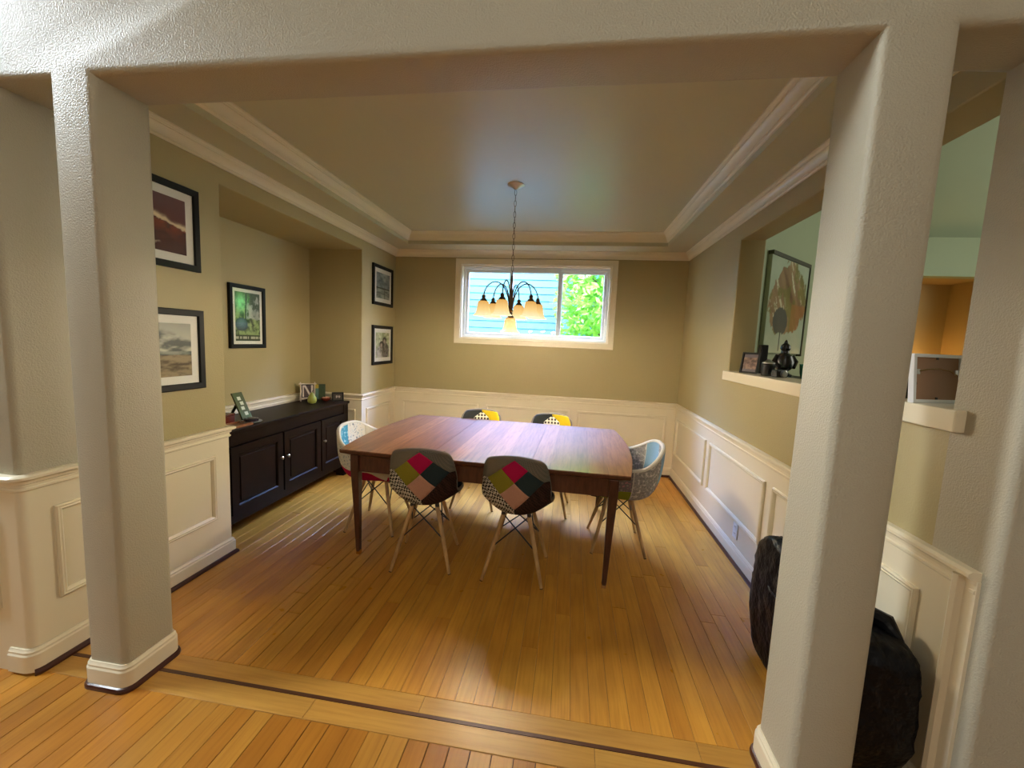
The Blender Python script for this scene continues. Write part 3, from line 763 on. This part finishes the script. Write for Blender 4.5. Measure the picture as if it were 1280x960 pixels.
def portrait(u, v):
    n = fbm(u*12, v*12); c = lerp((.22, .30, .14), (.72, .76, .50), con(n, 2))
    for cx, cy, rx, ry, dk in ((.30, .20, .26, .26, 0), (.70, .26, .27, .34, 1), (.40, .50, .14, .14, 2), (.63, .66, .13, .14, 2), (.44, .54, .17, .12, 3), (.64, .72, .15, .11, 3)):
        d = ((u-cx)/rx)**2+((v-cy)/ry)**2
        if d < 1+.5*(n-.5): c = [lerp((.22, .22, .20), (.60, .58, .52), con(n, 4)), lerp((.02, .02, .02), (.20, .19, .17), con(n, 4)), lerp((.50, .42, .36), (.16, .12, .10), d), (.02, .018, .016)][dk]
    for cx, cy in ((.40, .49), (.63, .65)):
        d = ((u-cx)/.085)**2+((v-cy)/.09)**2
        if d < 1: c = lerp((.55, .47, .40), (.22, .17, .14), d)
    return c

def wall_frame(name, label, px, nrm, y0, y1, z0, z1, fw, matw, fn, group=None, res=(64, 60)):
    # on a wall whose plane is x = px, facing nrm along x
    t = thing(name, (px, (y0+y1)/2, z0), 0, label, 'picture', group); hw = (y1-y0)/2; H = z1-z0
    mp = lambda u, v, c: (nrm*c, u, v)
    B().sweep(rect(-hw, 0, hw, H), [(0, 0), (0, .020), (.004, .024), (fw-.004, .022), (fw, .016), (fw, 0)], mp, closed=True).obj('frame', M['frameblack'], t)
    B().box((min(0, nrm*.010), -hw+fw*.8, fw*.8), (max(0, nrm*.010), hw-fw*.8, H-fw*.8)).obj('mat_board', M['mat'], t)
    q = fw+matw
    # u runs to the right as seen from the room
    print_mesh('print', 2*(hw-q), H-2*q, fn, res[0], res[1], lambda a, b: (nrm*.0115, -nrm*(-(hw-q)+a) if nrm < 0 else (-(hw-q)+a), q+b), t)
    B().box((min(nrm*.0135, nrm*.015), -hw+fw*.9, fw*.9), (max(nrm*.0135, nrm*.015), hw-fw*.9, H-fw*.9)).obj('glazing', M['glass'], t)
    return t
g_ = 'black framed photographs on the left wall'
wall_frame('framed_picture', 'black framed photograph of a dark red sunset sky, upper one beside the column', XL, 1, .385, .850, 1.822, 2.278, .036, .045, sunset, g_)
wall_frame('framed_picture', 'black framed photograph of a grey beach under clouds, lower one beside the column', XL, 1, .385, .856, 1.144, 1.602, .036, .045, beach, g_)
wall_frame('framed_picture', 'small black framed picture of a misty lake, upper of the pair by the back corner', XL, 1, 2.96, 3.455, 1.848, 2.295, .036, .045, lake, g_)
wall_frame('framed_picture', 'small black framed portrait of people, lower of the pair by the back corner', XL, 1, 2.96, 3.462, 1.172, 1.620, .036, .045, portrait, g_)
wall_frame('framed_picture', 'black framed green garden picture with a blue pot hanging inside the niche', XN, 1, 1.690, 2.085, 1.346, 1.882, .034, .028, garden, g_)

# ---------------------------------------------------------------- chandelier
CX, CY = -.426, 1.895
cd = thing('chandelier', (CX, CY, CEIL), 0, 'bronze chandelier with six curved arms and amber glass shades hanging over the table', 'chandelier')
B().lathe([(.066, 0), (.066, -.004), (.055, -.010), (.030, -.018), (.014, -.032), (.008, -.040)], n=28).obj('canopy', M['steel'], cd, smooth=True)
z = -.036; k = 0
while z > -.655:
    b = B(); pts = []
    for i in range(14):
        a = 2*PI*i/14; q = (.0085*math.cos(a), 0, -.023*math.sin(a)) if k % 2 == 0 else (0, .0085*math.cos(a), -.023*math.sin(a))
        pts.append((q[0], q[1], q[2]+z-.02))
    b.tube(pts, .0019, 5, closed=True); b.obj('chain_link', M['bronze'], cd, smooth=True); z -= .0405; k += 1
zt = z+.012   # top of stem
B().lathe([(.003, zt), (.008, zt-.01), (.009, zt-.05), (.006, zt-.09), (.011, zt-.13), (.013, zt-.17), (.009, -.90), (.016, -.915), (.018, -.93), (.004, -.94)], n=16).obj('stem', M['bronze'], cd, smooth=True)
B().lathe([(.016, -.935), (.020, -.95), (.011, -.965), (.010, -.975), (.014, -.985), (.006, -.99)], n=16).obj('column', M['brass'], cd, smooth=True)
am = bpy.data.materials.new('amber_lit_glass'); am.use_nodes = True
bb = bsdf(am); bb.inputs['Base Color'].default_value = (.02, .012, .004, 1); bb.inputs['Roughness'].default_value = .6; bb.inputs['Specular IOR Level'].default_value = .1
tc = nd(am, 'ShaderNodeTexCoord'); sp = nd(am, 'ShaderNodeSeparateXYZ'); lk(am, tc.outputs['Generated'], sp.inputs[0])
lk(am, ramp(am, sp.outputs[2], [(0, (1, .86, .52)), (.4, (.95, .66, .26)), (1, (.72, .36, .08))]), bb.inputs['Emission Color']); bb.inputs['Emission Strength'].default_value = 1.0
M['bulb'] = pr('frosted_bulb', (1, .9, .7)); bsdf(M['bulb']).inputs['Emission Color'].default_value = (1, .80, .50, 1); bsdf(M['bulb']).inputs['Emission Strength'].default_value = 3
SHP = [(.022, .0), (.040, -.007), (.045, -.022), (.051, -.065), (.061, -.098), (.080, -.114), (.078, -.118), (.058, -.101), (.048, -.068), (.042, -.024), (.034, -.011)]
def shade(parent, x, y, z):
    M4 = Matrix.Translation((x, y, z)); n = 8; b = B(); vs = []
    for r, zz in SHP:
        for k in range(n*2):
            a = 2*PI*k/(n*2); q = r*(1.0 if k % 2 else .90); vs.append((x+q*math.cos(a), y+q*math.sin(a), z+zz))
    m_ = n*2; fs = [(i*m_+k, i*m_+(k+1) % m_, (i+1)*m_+(k+1) % m_, (i+1)*m_+k) for i in range(len(SHP)-1) for k in range(m_)]
    b.add(vs, fs); s = b.obj('glass_shade', am, parent, smooth=True)
    B().lathe([(.004, -.005), (.013, -.02), (.016, -.045), (.010, -.06), (.002, -.066)], (x, y, z), 10).obj('bulb', M['bulb'], s, smooth=True)
    B().lathe([(.006, .046), (.013, .040), (.016, .028), (.013, .020), (.024, .008), (.030, -.004), (.026, -.006)], (x, y, z), 14).obj('shade_holder', M['bronze'], s, smooth=True)
    l = bpy.data.lights.new('bulb_light', 'POINT'); l.energy = 13.0; l.color = (1, .84, .62); l.shadow_soft_size = .02
    lo = bpy.data.objects.new('bulb_light', l); C.objects.link(lo); lo.parent = parent; lo.location = (x, y, z-.125)
for i in range(6):
    a = math.radians(-99+60*i); c_, s_ = math.cos(a), math.sin(a); pts = []
    for r, z in ((.014, -.93), (.022, -.86), (.05, -.785), (.095, -.740), (.145, -.735), (.190, -.768), (.213, -.815), (.218, -.845)): pts.append((r, z))
    sm = [spl([(p[0], p[1], 0) for p in pts], t/20) for t in range(21)]
    arm = B().tube([(p[0]*c_, p[0]*s_, p[1]) for p in sm], .0047, 7).obj('arm', M['bronze'], cd, smooth=True)
    shade(cd, .218*c_, .218*s_, -.882)
shade(cd, 0, 0, -1.00)

# ---------------------------------------------------------------- things on the sideboard
ZT = .797
def placed(name, loc, rz, label, cat, **k): return thing(name, loc, rz, label, cat, **k)
# leaning multi-photo stand
t = placed('photo_stand', (-2.405, 1.50, ZT), 1.60, 'tilted dark green photo stand with small openings at the near end of the sideboard', 'photo frame')
def slab(w_, h_, d_, tilt): 
    return Matrix.Rotation(-tilt, 4, 'X')
mt = slab(0, 0, 0, .42)
M['bronzegreen'] = pr('green_bronze', (.060, .062, .020), .35, .3); M['white2'] = pr('paper_white', (.75, .75, .66), .7)
b = B().box((-.050, -.006, .012), (.050, .006, .235)); b.v = [tuple(mt @ Vector(v)) for v in b.v]; b.obj('frame', M['bronzegreen'], t, bevel=.002)
for k_, (cx_, cz_) in enumerate(((-.005, .185), (.004, .145), (-.004, .105), (.008, .060))):
    b = B().box((cx_-.016, -.0078, cz_-.014), (cx_+.016, -.0066, cz_+.014)); b.v = [tuple(mt @ Vector(v)) for v in b.v]; b.obj('photo', M['white2'], t)
b = B().tube([(0, .075, .150), (-.0, .16, .010)], .011, 6); b.obj('prop_leg', M['blackplastic'], t)
t = placed('oval_dish', (-2.325, 1.44, ZT), 0, 'pale oval glass dish lying in front of the tilted photo stand', 'dish')
b = B(); b.lathe([(.030, 0), (.055, .006), (.075, .016), (.072, .018), (.052, .010), (.001, .006)], n=24); b.obj('dish', pr('pale_glass', (.55, .60, .62), .12), t, smooth=True)
B().lathe([(.034, .012), (.050, .016), (.050, .034), (.036, .040), (.002, .036)], n=20).obj('black_bowl', pr('violet_black_glaze', (.02, .015, .03), .15), t, smooth=True)
t = placed('wooden_box', (-2.50, 1.31, ZT), .1, 'dark red wooden box at the near end of the sideboard, half hidden by the wall', 'box')
M['redwood'] = walnut('red_wood', (.12, .016, .012), (.10, .014, .010), (.14, .02, .012), .25)
B().box((-.075, -.09, 0), (.075, .09, .060)).obj('body', M['redwood'], t, bevel=.004); B().box((-.079, -.094, .060), (.079, .094, .075)).obj('lid', M['redwood'], t, bevel=.004)
t = placed('wooden_tray', (-2.335, 1.30, ZT), 0, 'flat brown wooden tray on the front edge of the sideboard near the wall', 'tray')
M['tray'] = walnut('tray_wood', (.30, .12, .05), (.34, .14, .06), (.28, .11, .04), .3)
B().box((-.055, -.10, 0), (.055, .10, .008)).obj('base', M['tray'], t, bevel=.002)
B().sweep(rect(-.06, -.105, .06, .105), [(0, 0), (0, .018), (.008, .018), (.008, 0)], closed=True).obj('rim', M['tray'], t)
# white twig frame
t = placed('twig_frame', (-2.590, 2.500, ZT), .62, 'white twig photo frame standing at the back of the sideboard', 'photo frame')
tw = pr('whitewashed_twig', (.70, .60, .52), .7); rot = slab(0, 0, 0, .15)
def lean(b, tilt): 
    mm = Matrix.Rotation(-tilt, 4, 'X'); b.v = [tuple(mm @ Vector(v)) for v in b.v]; return b
for xx in (-.065, .065): lean(B().tube([(xx, 0, 0), (xx*.97, -.002, .1), (xx*1.02, 0, .20)], [.006, .0065, .005], 7), .16).obj('twig', tw, t, smooth=True)
for zz in (.035, .180): lean(B().tube([(-.082, -.006, zz), (0, -.005, zz+.003), (.082, -.006, zz)], .0055, 7), .16).obj('twig', tw, t, smooth=True)
lean(B().box((-.058, 0, .04), (.058, .005, .176)), .16).obj('backing', M['blackplastic'], t)
def bw(u, v):
    n = fbm(u*6, v*6); c = lerp((.03, .015, .02), (.15, .10, .10), n)
    if abs((u-.2)-(1-v)*.6) < .10 or u > .82 or u < .14: c = (.75, .66, .62)
    return c
def vprint(name, w_, h_, fn, t, tilt, zo, yo, nx=24, ny=28):
    mm = Matrix.Rotation(-tilt, 4, 'X')
    return print_mesh(name, w_, h_, fn, nx, ny, lambda a, b: tuple(mm @ Vector((-w_/2+a, yo, zo+b))), t)
vprint('photo', .10, .12, bw, t, .16, .048, -.0015)
# pear
t = placed('pear_ornament', (-2.475, 2.40, ZT), 0, 'yellow-green ceramic pear ornament in front of the white twig frame', 'ornament')
B().lathe([(.014, 0), (.034, .008), (.043, .028), (.042, .050), (.032, .075), (.020, .095), (.014, .110), (.003, .115)], n=24).obj('body', pr('pear_glaze', (.34, .36, .05), .3), t, smooth=True)
B().tube([(0, 0, .112), (.004, 0, .125), (.010, 0, .134)], .0025, 6).obj('stem', M['bronze'], t)
# book / album
t = placed('photo_album', (-2.585, 2.655, ZT), .50, 'green and yellow picture panel leaning in the far corner of the sideboard', 'photo frame')
def alb(u, v):
    n = fbm(u*5, v*5)
    if u < .16: return (.30, .42, .30)
    if v > .72 and u < .55: return (.50, .36, .05)
    if u > .55: return lerp((.02, .04, .015), (.06, .09, .03), n)
    return lerp((.05, .14, .13), (.16, .26, .22), n)
lean(B().box((-.075, 0, 0), (.075, .012, .165)), .14).obj('panel', M['bronzegreen'], t); vprint('print', .146, .160, alb, t, .14, .002, -.002)
t = placed('shell_bowl', (-2.455, 2.600, ZT), 0, 'small round bowl with pink and orange contents on the far end of the sideboard', 'bowl')
B().lathe([(.018, 0), (.030, .006), (.048, .024), (.052, .034), (.048, .034), (.040, .024), (.001, .014)], n=22).obj('bowl', pr('red_glaze', (.20, .03, .015), .25), t, smooth=True)
for q in range(7):
    a = q*2*PI/6; rr_ = .026 if q < 6 else 0
    B().lathe([(.002, -.008), (.012, -.004), (.014, .002), (.008, .009), (.001, .011)], (rr_*math.cos(a), rr_*math.sin(a), .033), 8).obj('shell', pr('shell_pink', (.55, .26, .18), .4) if q == 0 else bpy.data.materials['shell_pink'], t, smooth=True)
t = placed('small_photo_frame', (-2.340, 2.635, ZT), .62, 'small dark photo frame at the far front corner of the sideboard', 'photo frame')
lean(B().sweep(rect(-.058, 0, .058, .095), [(0, 0), (0, .010), (.014, .010), (.016, 0)], lambda u, v, c: (u, -c, v), closed=True), .25).obj('frame', M['frameblack'], t)
lean(B().box((-.05, -.001, .008), (.05, .003, .088)), .25).obj('backing', M['frameblack'], t)
def ppl(u, v):
    for cx in (.36, .66):
        if ((u-cx)/.11)**2+((v-.52)/.22)**2 < 1: return (.45, .36, .32)
    return (.06, .045, .035)
vprint('photo', .084, .062, ppl, t, .25, .016, -.003, 16, 12)

# ---------------------------------------------------------------- black bag by the right wall
bag = thing('duffel_bag', (1.163, .49, 0), 0, 'black soft travel bag standing behind the right column against the wainscot', 'bag')
M['nylon'] = pr('black_nylon', (.003, .0035, .006), .42, spec=.22)
bump(M['nylon'], noise(M['nylon'], coords(M['nylon'], 'Object', (1, 1, 1)), 14, 3), .8, .03)
bm = bmesh.new(); bmesh.ops.create_cube(bm, size=1); bmesh.ops.subdivide_edges(bm, edges=bm.edges[:], cuts=23, use_grid_fill=True)
for v in bm.verts:
    x, y, z = v.co*2
    def sq(a, b, c): return 1
    k = (abs(x)**8+abs(y)**8+abs(z)**8)**(1/8); m_ = max(abs(x), abs(y), abs(z)); s = m_/k; x, y, z = x*s, y*s, z*s
    zz = (z+1)/2
    top = .555+.07*math.exp(-((y-.55)/.35)**2)-.02*x
    wig = .035*(fbm(y*3+4, zz*4+x)-.5)
    taper = 1-.10*max(0, zz-.75)*4*.5
    low = 1-.20*max(0, .35-zz)/.35
    wr = .020*(abs(fbm(y*9+3, zz*11+x*3)-.5)+abs(fbm(x*7+9, zz*14+y*4)-.5))*(1 if zz > .55 else .5); v.co = Vector((x*(.124+wig*.2-wr)*taper, y*(.400+wig*.6-wr)*low*(1-.03*zz)-.01, zz*top*(1+wig*.5)-wr*zz))
for f in bm.faces: f.smooth = True
me = bpy.data.meshes.new('body'); bm.to_mesh(me); bm.free(); me.materials.append(M['nylon']); o = bpy.data.objects.new('body', me); C.objects.link(o); o.parent = bag
B().tube([(-.06, -.24, .48), (-.03, -.22, .53), (.03, -.20, .56), (.07, -.25, .555), (.09, -.30, .52)], [.010, .032, .036, .034, .008], 12).obj('rolled_top', M['nylon'], bag, smooth=True)
B().tube([(-.09, .31, .44), (-.124, .14, .40), (-.127, -.10, .42), (-.10, -.28, .46)], .006, 6).obj('zip', M['nylon'], bag)
B().tube([(-.10, .20, .545), (-.05, .14, .60), (-.02, .02, .60), (-.06, -.08, .575)], .010, 7).obj('handle', M['nylon'], bag, smooth=True)

# ---------------------------------------------------------------- outlet
ot = thing('wall_outlet', (XR-WT, 1.70, .165), 0, 'white electrical outlet low on the right wainscot', 'outlet')
B().box((-.006, -.038, 0), (0, .038, .118)).obj('cover_plate', M['vinyl'], ot, bevel=.002)
for zz in (.034, .084):
    s = B().box((-.008, -.017, zz-.014), (-.005, .017, zz+.014)).obj('socket', M['vinyl'], ot, bevel=.003)
    B().box((-.0085, -.008, zz-.005), (-.0079, -.005, zz+.006)).box((-.0085, .005, zz-.005), (-.0079, .008, zz+.006)).obj('slots', M['blackplastic'], s)

# ---------------------------------------------------------------- next room behind the pass-through
struct(B().box((1.32, YD+.16, 0), (1.50, 4.3, 5.0)).obj('wall_1', M['green']))
dg = B().prism([(1.50, 2.46), (3.16, 4.12), (3.05, 4.25), (1.50, 2.66)], 0, 4.4); struct(dg.obj('wall_2', M['green']))
nw = B(); nw.box((2.9, 4.0, 0), (3.5, 4.15, 2.9)); nw.box((3.5, 4.0, 2.445), (4.72, 4.15, 2.9)); nw.box((3.5, 4.0, 0), (4.72, 4.15, 1.30)); nw.box((4.72, 4.0, 0), (6.2, 4.15, 2.9)); struct(nw.obj('wall_3', M['green']))
nb = B(); nb.box((3.5, 4.6, 1.25), (4.72, 4.65, 2.5)); nb.box((4.72, 4.15, 1.25), (4.77, 4.65, 2.5)); nb.box((3.45, 4.15, 1.25), (3.5, 4.65, 2.5)); nb.box((3.45, 4.15, 2.445), (4.77, 4.65, 2.5)); nb.box((3.45, 4.15, 1.25), (4.77, 4.65, 1.30)); struct(nb.obj('wall_4', M['nichepaint']))
vc = B().prism([(DW, 4.6), (4.15, 2.80), (4.15, 2.95), (DW, 4.75)], 1.50, 6.2, yz); struct(vc.obj('ceiling_1', M['vaultgreen']))
struct(B().box((6.05, DW, 0), (6.2, 4.15, 4.7)).obj('wall_5', M['green']))
# upper part of the right wall above the dining ceiling, seen from the next room
struct(B().box((XR, DW, 2.85), (XR2, YD+.16, 5.0)).obj('wall_6', M['green']))
lp = thing('niche_lamp', (4.30, 4.42, 1.30), 0, 'small glowing lamp inside the far ochre niche', 'lamp')
B().lathe([(.04, 0), (.045, .01), (.02, .02), (.02, .05), (.003, .06)], n=16).obj('base', M['bronze'], lp, smooth=True)
B().lathe([(.02, .05), (.03, .08), (.02, .11), (.003, .12)], n=14).obj('bulb', M['bulb'], lp, smooth=True)
l = bpy.data.lights.new('niche_lamp_light', 'POINT'); l.energy = 5; l.color = (1, .62, .22); l.shadow_soft_size = .05
lo = bpy.data.objects.new('niche_lamp_light', l); C.objects.link(lo); lo.parent = lp; lo.location = (0, -.05, .10)
# canvas painting on the diagonal wall
pt_ = thing('leaf_painting', (1.46+.40+.003, 2.42+.40-.003, 1.50), PI/4, 'large canvas painting of brown autumn leaves on the green wall beyond the opening', 'painting')
PW, PH = .77, .88
B().box((-.14, -.035, 0), (PW, 0, PH)).obj('canvas', pr('canvas_edge', (.36, .40, .28), .8), pt_)
B().box((-.14, -.045, PH), (PW+.02, .0, PH+.035)).box((PW, -.045, -.02), (PW+.02, 0, PH)).obj('dark_frame', pr('dark_olive_frame', (.05, .05, .03), .5), pt_)
def leaf(u, v):
    n = fbm(u*5, v*7); bg = lerp((.36, .46, .32), (.50, .56, .44), n)
    cx = .50; d = abs(u-cx-.1*(v-.5)); env = .46*math.sin(min(1, max(0, (v-.20)/.75))*PI*.85+.30)
    edge = env+.34*(fbm(u*16, v*7)-.5)+.05
    if v < .22+.1*(fbm(u*9, 4)-.5) or d > edge:
        if abs(u-.37) < .010 and .02 < v < .3: return (.05, .07, .05)
        return bg
    c = lerp((.16, .08, .045), (.38, .25, .13), fbm(u*9+v*8, v*3)*1.7-.3)
    if fbm(u*22+v*14, v*4+2) > .64: c = (.62, .60, .42)
    if fbm(u*6+9, v*6) > .56: c = lerp(c, (.18, .20, .04), .6)
    if ((u-.34)/.19)**2+((v-.34)/.15)**2 < 1+.5*(n-.5): c = lerp((.06, .075, .07), (.13, .13, .11), n)
    if u > .60 and v < .55: c = lerp(c, (.42, .17, .05), .6)
    return c
print_mesh('painted_surface', PW+.13, PH-.01, leaf, 80, 70, lambda a, b: (-.135+a, -.0362, .005+b), pt_)
# ledge surface behind the opening, things on it
struct(B().box((XR2+.02, .9, 1.26), (1.78, 2.36, 1.335)).obj('trim_7', M['espresso']))
zs = PZ0+.004; zc = 1.335
t = thing('ledge_photo_frame', (1.375, 1.93, zs), 0, 'small brown photo frame leaning at the far end of the pass-through ledge', 'photo frame')
t.rotation_euler = (0, 0, -.85)
lean(B().sweep(rect(-.062, 0, .062, .155), [(0, 0), (0, .012), (.010, .012), (.012, 0)], lambda u, v, c: (u, -c, v), closed=True), .2).obj('frame', M['frameblack'], t)
lean(B().box((-.055, -.002, .006), (.055, .004, .148)), .2).obj('backing', M['frameblack'], t)
def brn(u, v): n = fbm(u*6, v*8); return lerp((.06, .035, .025), (.40, .24, .17), n*1.8-.5) if .15 < v < .8 else (.12, .10, .11)
vprint('photo', .098, .130, brn, t, .2, .012, -.004, 20, 24)
t = thing('dark_tower_speaker', (1.50, 2.02, zc), 0, 'tall slim black box standing behind the photo frame on the ledge', 'speaker')
B().box((-.026, -.03, 0), (.026, .03, .225)).obj('cabinet', M['blackplastic'], t, bevel=.006); B().box((-.020, -.033, .02), (.020, -.029, .205)).obj('grille', M['black'], t)
t = thing('black_jar', (1.405, 1.70, zs), 0, 'short black lidded jar with silver top on the ledge', 'jar')
B().lathe([(.036, 0), (.040, .006), (.041, .075), (.036, .085), (.002, .085)], n=24).obj('body', M['blackplastic'], t, smooth=True)
B().lathe([(.038, .084), (.038, .092), (.020, .100), (.012, .112), (.004, .114)], n=24).obj('lid', M['steel'], t, smooth=True)
t = thing('black_figurine', (1.54, 1.78, zc), 0, 'black seated figurine with a pointed headdress behind the jar on the ledge', 'figurine')
B().lathe([(.050, 0), (.055, .02), (.030, .035), (.026, .05)], n=18).obj('pedestal', M['blackplastic'], t, smooth=True)
b = B(); b.lathe([(.030, .045), (.060, .07), (.062, .11), (.048, .15), (.026, .170), (.024, .185), (.032, .200), (.028, .222), (.012, .238), (.010, .248), (.003, .262)], n=18); b.obj('body', M['blackplastic'], t, smooth=True)
for s_ in (-1, 1): B().tube([(s_*.045, 0, .15), (s_*.072, -.01, .11), (s_*.045, -.04, .07)], [.016, .015, .012], 8).obj('arm', M['blackplastic'], t, smooth=True)
t = thing('green_glass_cup', (1.635, 1.66, zc), 0, 'dark green glass cup on the ledge right of the figurine', 'cup')
B().lathe([(.025, 0), (.036, .006), (.045, .04), (.050, .10), (.046, .10), (.040, .04), (.001, .012)], n=24).obj('cup', pr('green_glass', (.015, .12, .06), .1), t, smooth=True)
t = thing('silver_black_camera', (1.42, 1.57, zs), .4, 'small black and silver object with a round front lying beside the black jar', 'ornament')
B().box((-.045, -.022, 0), (.045, .022, .050)).obj('body', M['blackplastic'], t, bevel=.006)
B().lathe([(.020, 0), (.022, .02), (.014, .024)], (0, -.02, .026), 16, Matrix.Rotation(PI/2, 4, 'X')).obj('round_front', M['steel'], t, smooth=True)
t = thing('small_dark_plant', (1.70, 1.50, zc), 0, 'low dark ornament with pointed tips at the right end of the visible ledge', 'ornament')
for q in range(7):
    a = q*.9; B().tube([(0, 0, 0), (.02*math.cos(a), .02*math.sin(a), .05), (.045*math.cos(a), .045*math.sin(a), .085+.01*(q % 3))], [.012, .009, .002], 6).obj('leaf', pr('dark_green_leaf', (.012, .035, .02), .5) if q == 0 else bpy.data.materials['dark_green_leaf'], t)

# picture frame seen from behind on the near ledge, black thing beside it
t = thing('white_frame_back', (1.395, .385, zs), 0, 'white picture frame seen from behind with hanging wire, on the near ledge end', 'photo frame')
t.rotation_euler = (0, 0, .30)
tl = .10
lean(B().sweep(rect(-.11, 0, .11, .178), [(0, 0), (0, .018), (.012, .018), (.012, 0)], lambda u, v, c: (u, .009-c, v), closed=True), tl).obj('frame', pr('white_frame_paint', (.80, .82, .84), .4), t)
lean(B().box((-.10, -.002, .010), (.10, .003, .168)), tl).obj('backing_board', pr('brown_hardboard', (.34, .19, .11), .7), t)
lean(B().tube([(-.082, -.006, .115), (-.05, -.008, .122), (0, -.008, .125), (.05, -.008, .118), (.085, -.006, .105)], .0018, 6), tl).obj('hanging_wire', M['brass'], t)
for xx in (-.086, .086): lean(B().box((xx-.007, -.006, .104), (xx+.007, -.002, .122)), tl).obj('wire_bracket', M['steel'], t)
for xx, zz in ((.0, .162), (-.094, .07), (.0, .016)): lean(B().box((xx-.004, -.005, zz-.004), (xx+.004, -.002, zz+.004)), tl).obj('turn_button', M['black'], t)
t = thing('black_box', (1.395, .56, zs), .2, 'black box standing left of the white frame back on the near ledge', 'box')
B().box((-.05, -.06, 0), (.05, .06, .16)).obj('body', M['blackplastic'], t, bevel=.006)
B().box((-.046, -.0615, .12), (.046, -.0595, .125)).obj('seam', M['black'], t)

# ---------------------------------------------------------------- outside the window
struct(B().box((-14, YD+.4, -1.0), (14, 16, -.6)).obj('ground', pr('lawn', (.06, .12, .03), .9)))
nh = thing('neighbouring_house', (-1.5, 7.0, -.6), 0, 'pale blue neighbouring house with horizontal lap siding outside the window', 'house')
M['siding'] = pr('pale_blue_siding', (.13, .34, .50), .6)
B().box((-5, .03, 0), (3.6, 3, 7)).obj('wall', M['siding'], nh)
sid = None
for k in range(50):
    z = .14*k
    if sid is None:
        b = B(); b.add([(-5, .03, 0), (3.6, .03, 0), (3.6, .002, 0), (-5, .002, 0), (-5, .028, .144), (3.6, .028, .144), (3.6, .018, .144), (-5, .018, .144)], [(0, 1, 2, 3), (3, 2, 6, 7), (4, 5, 1, 0), (7, 6, 5, 4), (0, 3, 7, 4), (1, 5, 6, 2)])
        sid = b.obj('siding_board', M['siding'], nh)
    else:
        c = sid.copy(); C.objects.link(c); c.parent = nh; c.location = (0, 0, z)
M['siding'].node_tree.nodes['Principled BSDF'].inputs['Specular IOR Level'].default_value = .2
tr = thing('maple_tree', (.58, 6.05, -.6), 0, 'bright green leafy tree outside the right window pane', 'tree')
bk = pr('bark', (.12, .08, .05), .9)
tk = B().tube([(0, 0, 0), (.03, .02, 1.2), (0, 0, 2.4), (.08, .0, 3.6), (.02, .05, 4.8)], [.10, .08, .065, .045, .02], 9).obj('trunk', bk, tr, smooth=True)
br = B(); rg = random.Random(3)
for k in range(16):
    z = 1.5+.2*k; a = rg.uniform(0, 6.28); L = rg.uniform(.35, .75)
    br.tube([(0, 0, z), (L*.5*math.cos(a), L*.5*math.sin(a), z+.12), (L*math.cos(a), L*math.sin(a), z+.18)], [.02, .012, .004], 5)
br.obj('branches', bk, tr)
lf = bpy.data.materials.new('sunlit_leaf'); lf.use_nodes = True
lb = bsdf(lf); v = coords(lf); lk(lf, ramp(lf, noise(lf, v, 4, 3), [(.3, (.06, .28, .03)), (.5, (.26, .58, .06)), (.7, (.72, .80, .22))]), lb.inputs['Base Color']); lb.inputs['Roughness'].default_value = .5
tn = nd(lf, 'ShaderNodeBsdfTranslucent'); tn.inputs[0].default_value = (.4, .75, .12, 1); ms = nd(lf, 'ShaderNodeMixShader'); ms.inputs[0].default_value = .4
on = lf.node_tree.nodes['Material Output']; lk(lf, lb.outputs[0], ms.inputs[1]); lk(lf, tn.outputs[0], ms.inputs[2]); lk(lf, ms.outputs[0], on.inputs[0])
lv = B()
for k in range(5200):
    while True:
        p = Vector((rg.uniform(-1, 1), rg.uniform(-1, 1), rg.uniform(-1, 1)))
        if .2 < p.length < 1: break
    c = Vector((p.x*.86, p.y*.75, 3.05+p.z*1.75)); s = rg.uniform(.045, .10)
    d = Vector((rg.gauss(0, 1), rg.gauss(0, 1), rg.gauss(0, .6)-.4)).normalized(); e = d.orthogonal().normalized()
    e = (e*math.cos(k)+d.cross(e)*math.sin(k)); n_ = d.cross(e)
    lv.add([c-d*s, c+e*s*.45+n_*s*.1, c+d*s, c-e*s*.45+n_*s*.1], [(0, 1, 2, 3)])
me = bpy.data.meshes.new('foliage'); me.from_pydata(lv.v, [], lv.f); me.materials.append(lf); o = bpy.data.objects.new('foliage', me); C.objects.link(o); o.parent = tr; o['kind'] = 'stuff'

# ---------------------------------------------------------------- foyer shell behind the camera
struct(B().box((-5.2, -5.2, 0), (-5.05, 0, 5.2)).obj('wall_7', M['foyer']))
struct(B().box((3.4, -5.2, 0), (3.55, 0, 5.2)).obj('wall_8', M['foyer']))
struct(B().box((-5.2, -5.2, 0), (3.55, -5.05, 5.2)).obj('wall_9', M['foyer']))
struct(B().box((-5.2, -5.2, 5.1), (3.55, DW, 5.25)).obj('ceiling_2', M['foyer']))
struct(B().box((-5.2, YD, 0), (XN-.1, YD+.1, 3)).obj('wall_10', M['wall']))
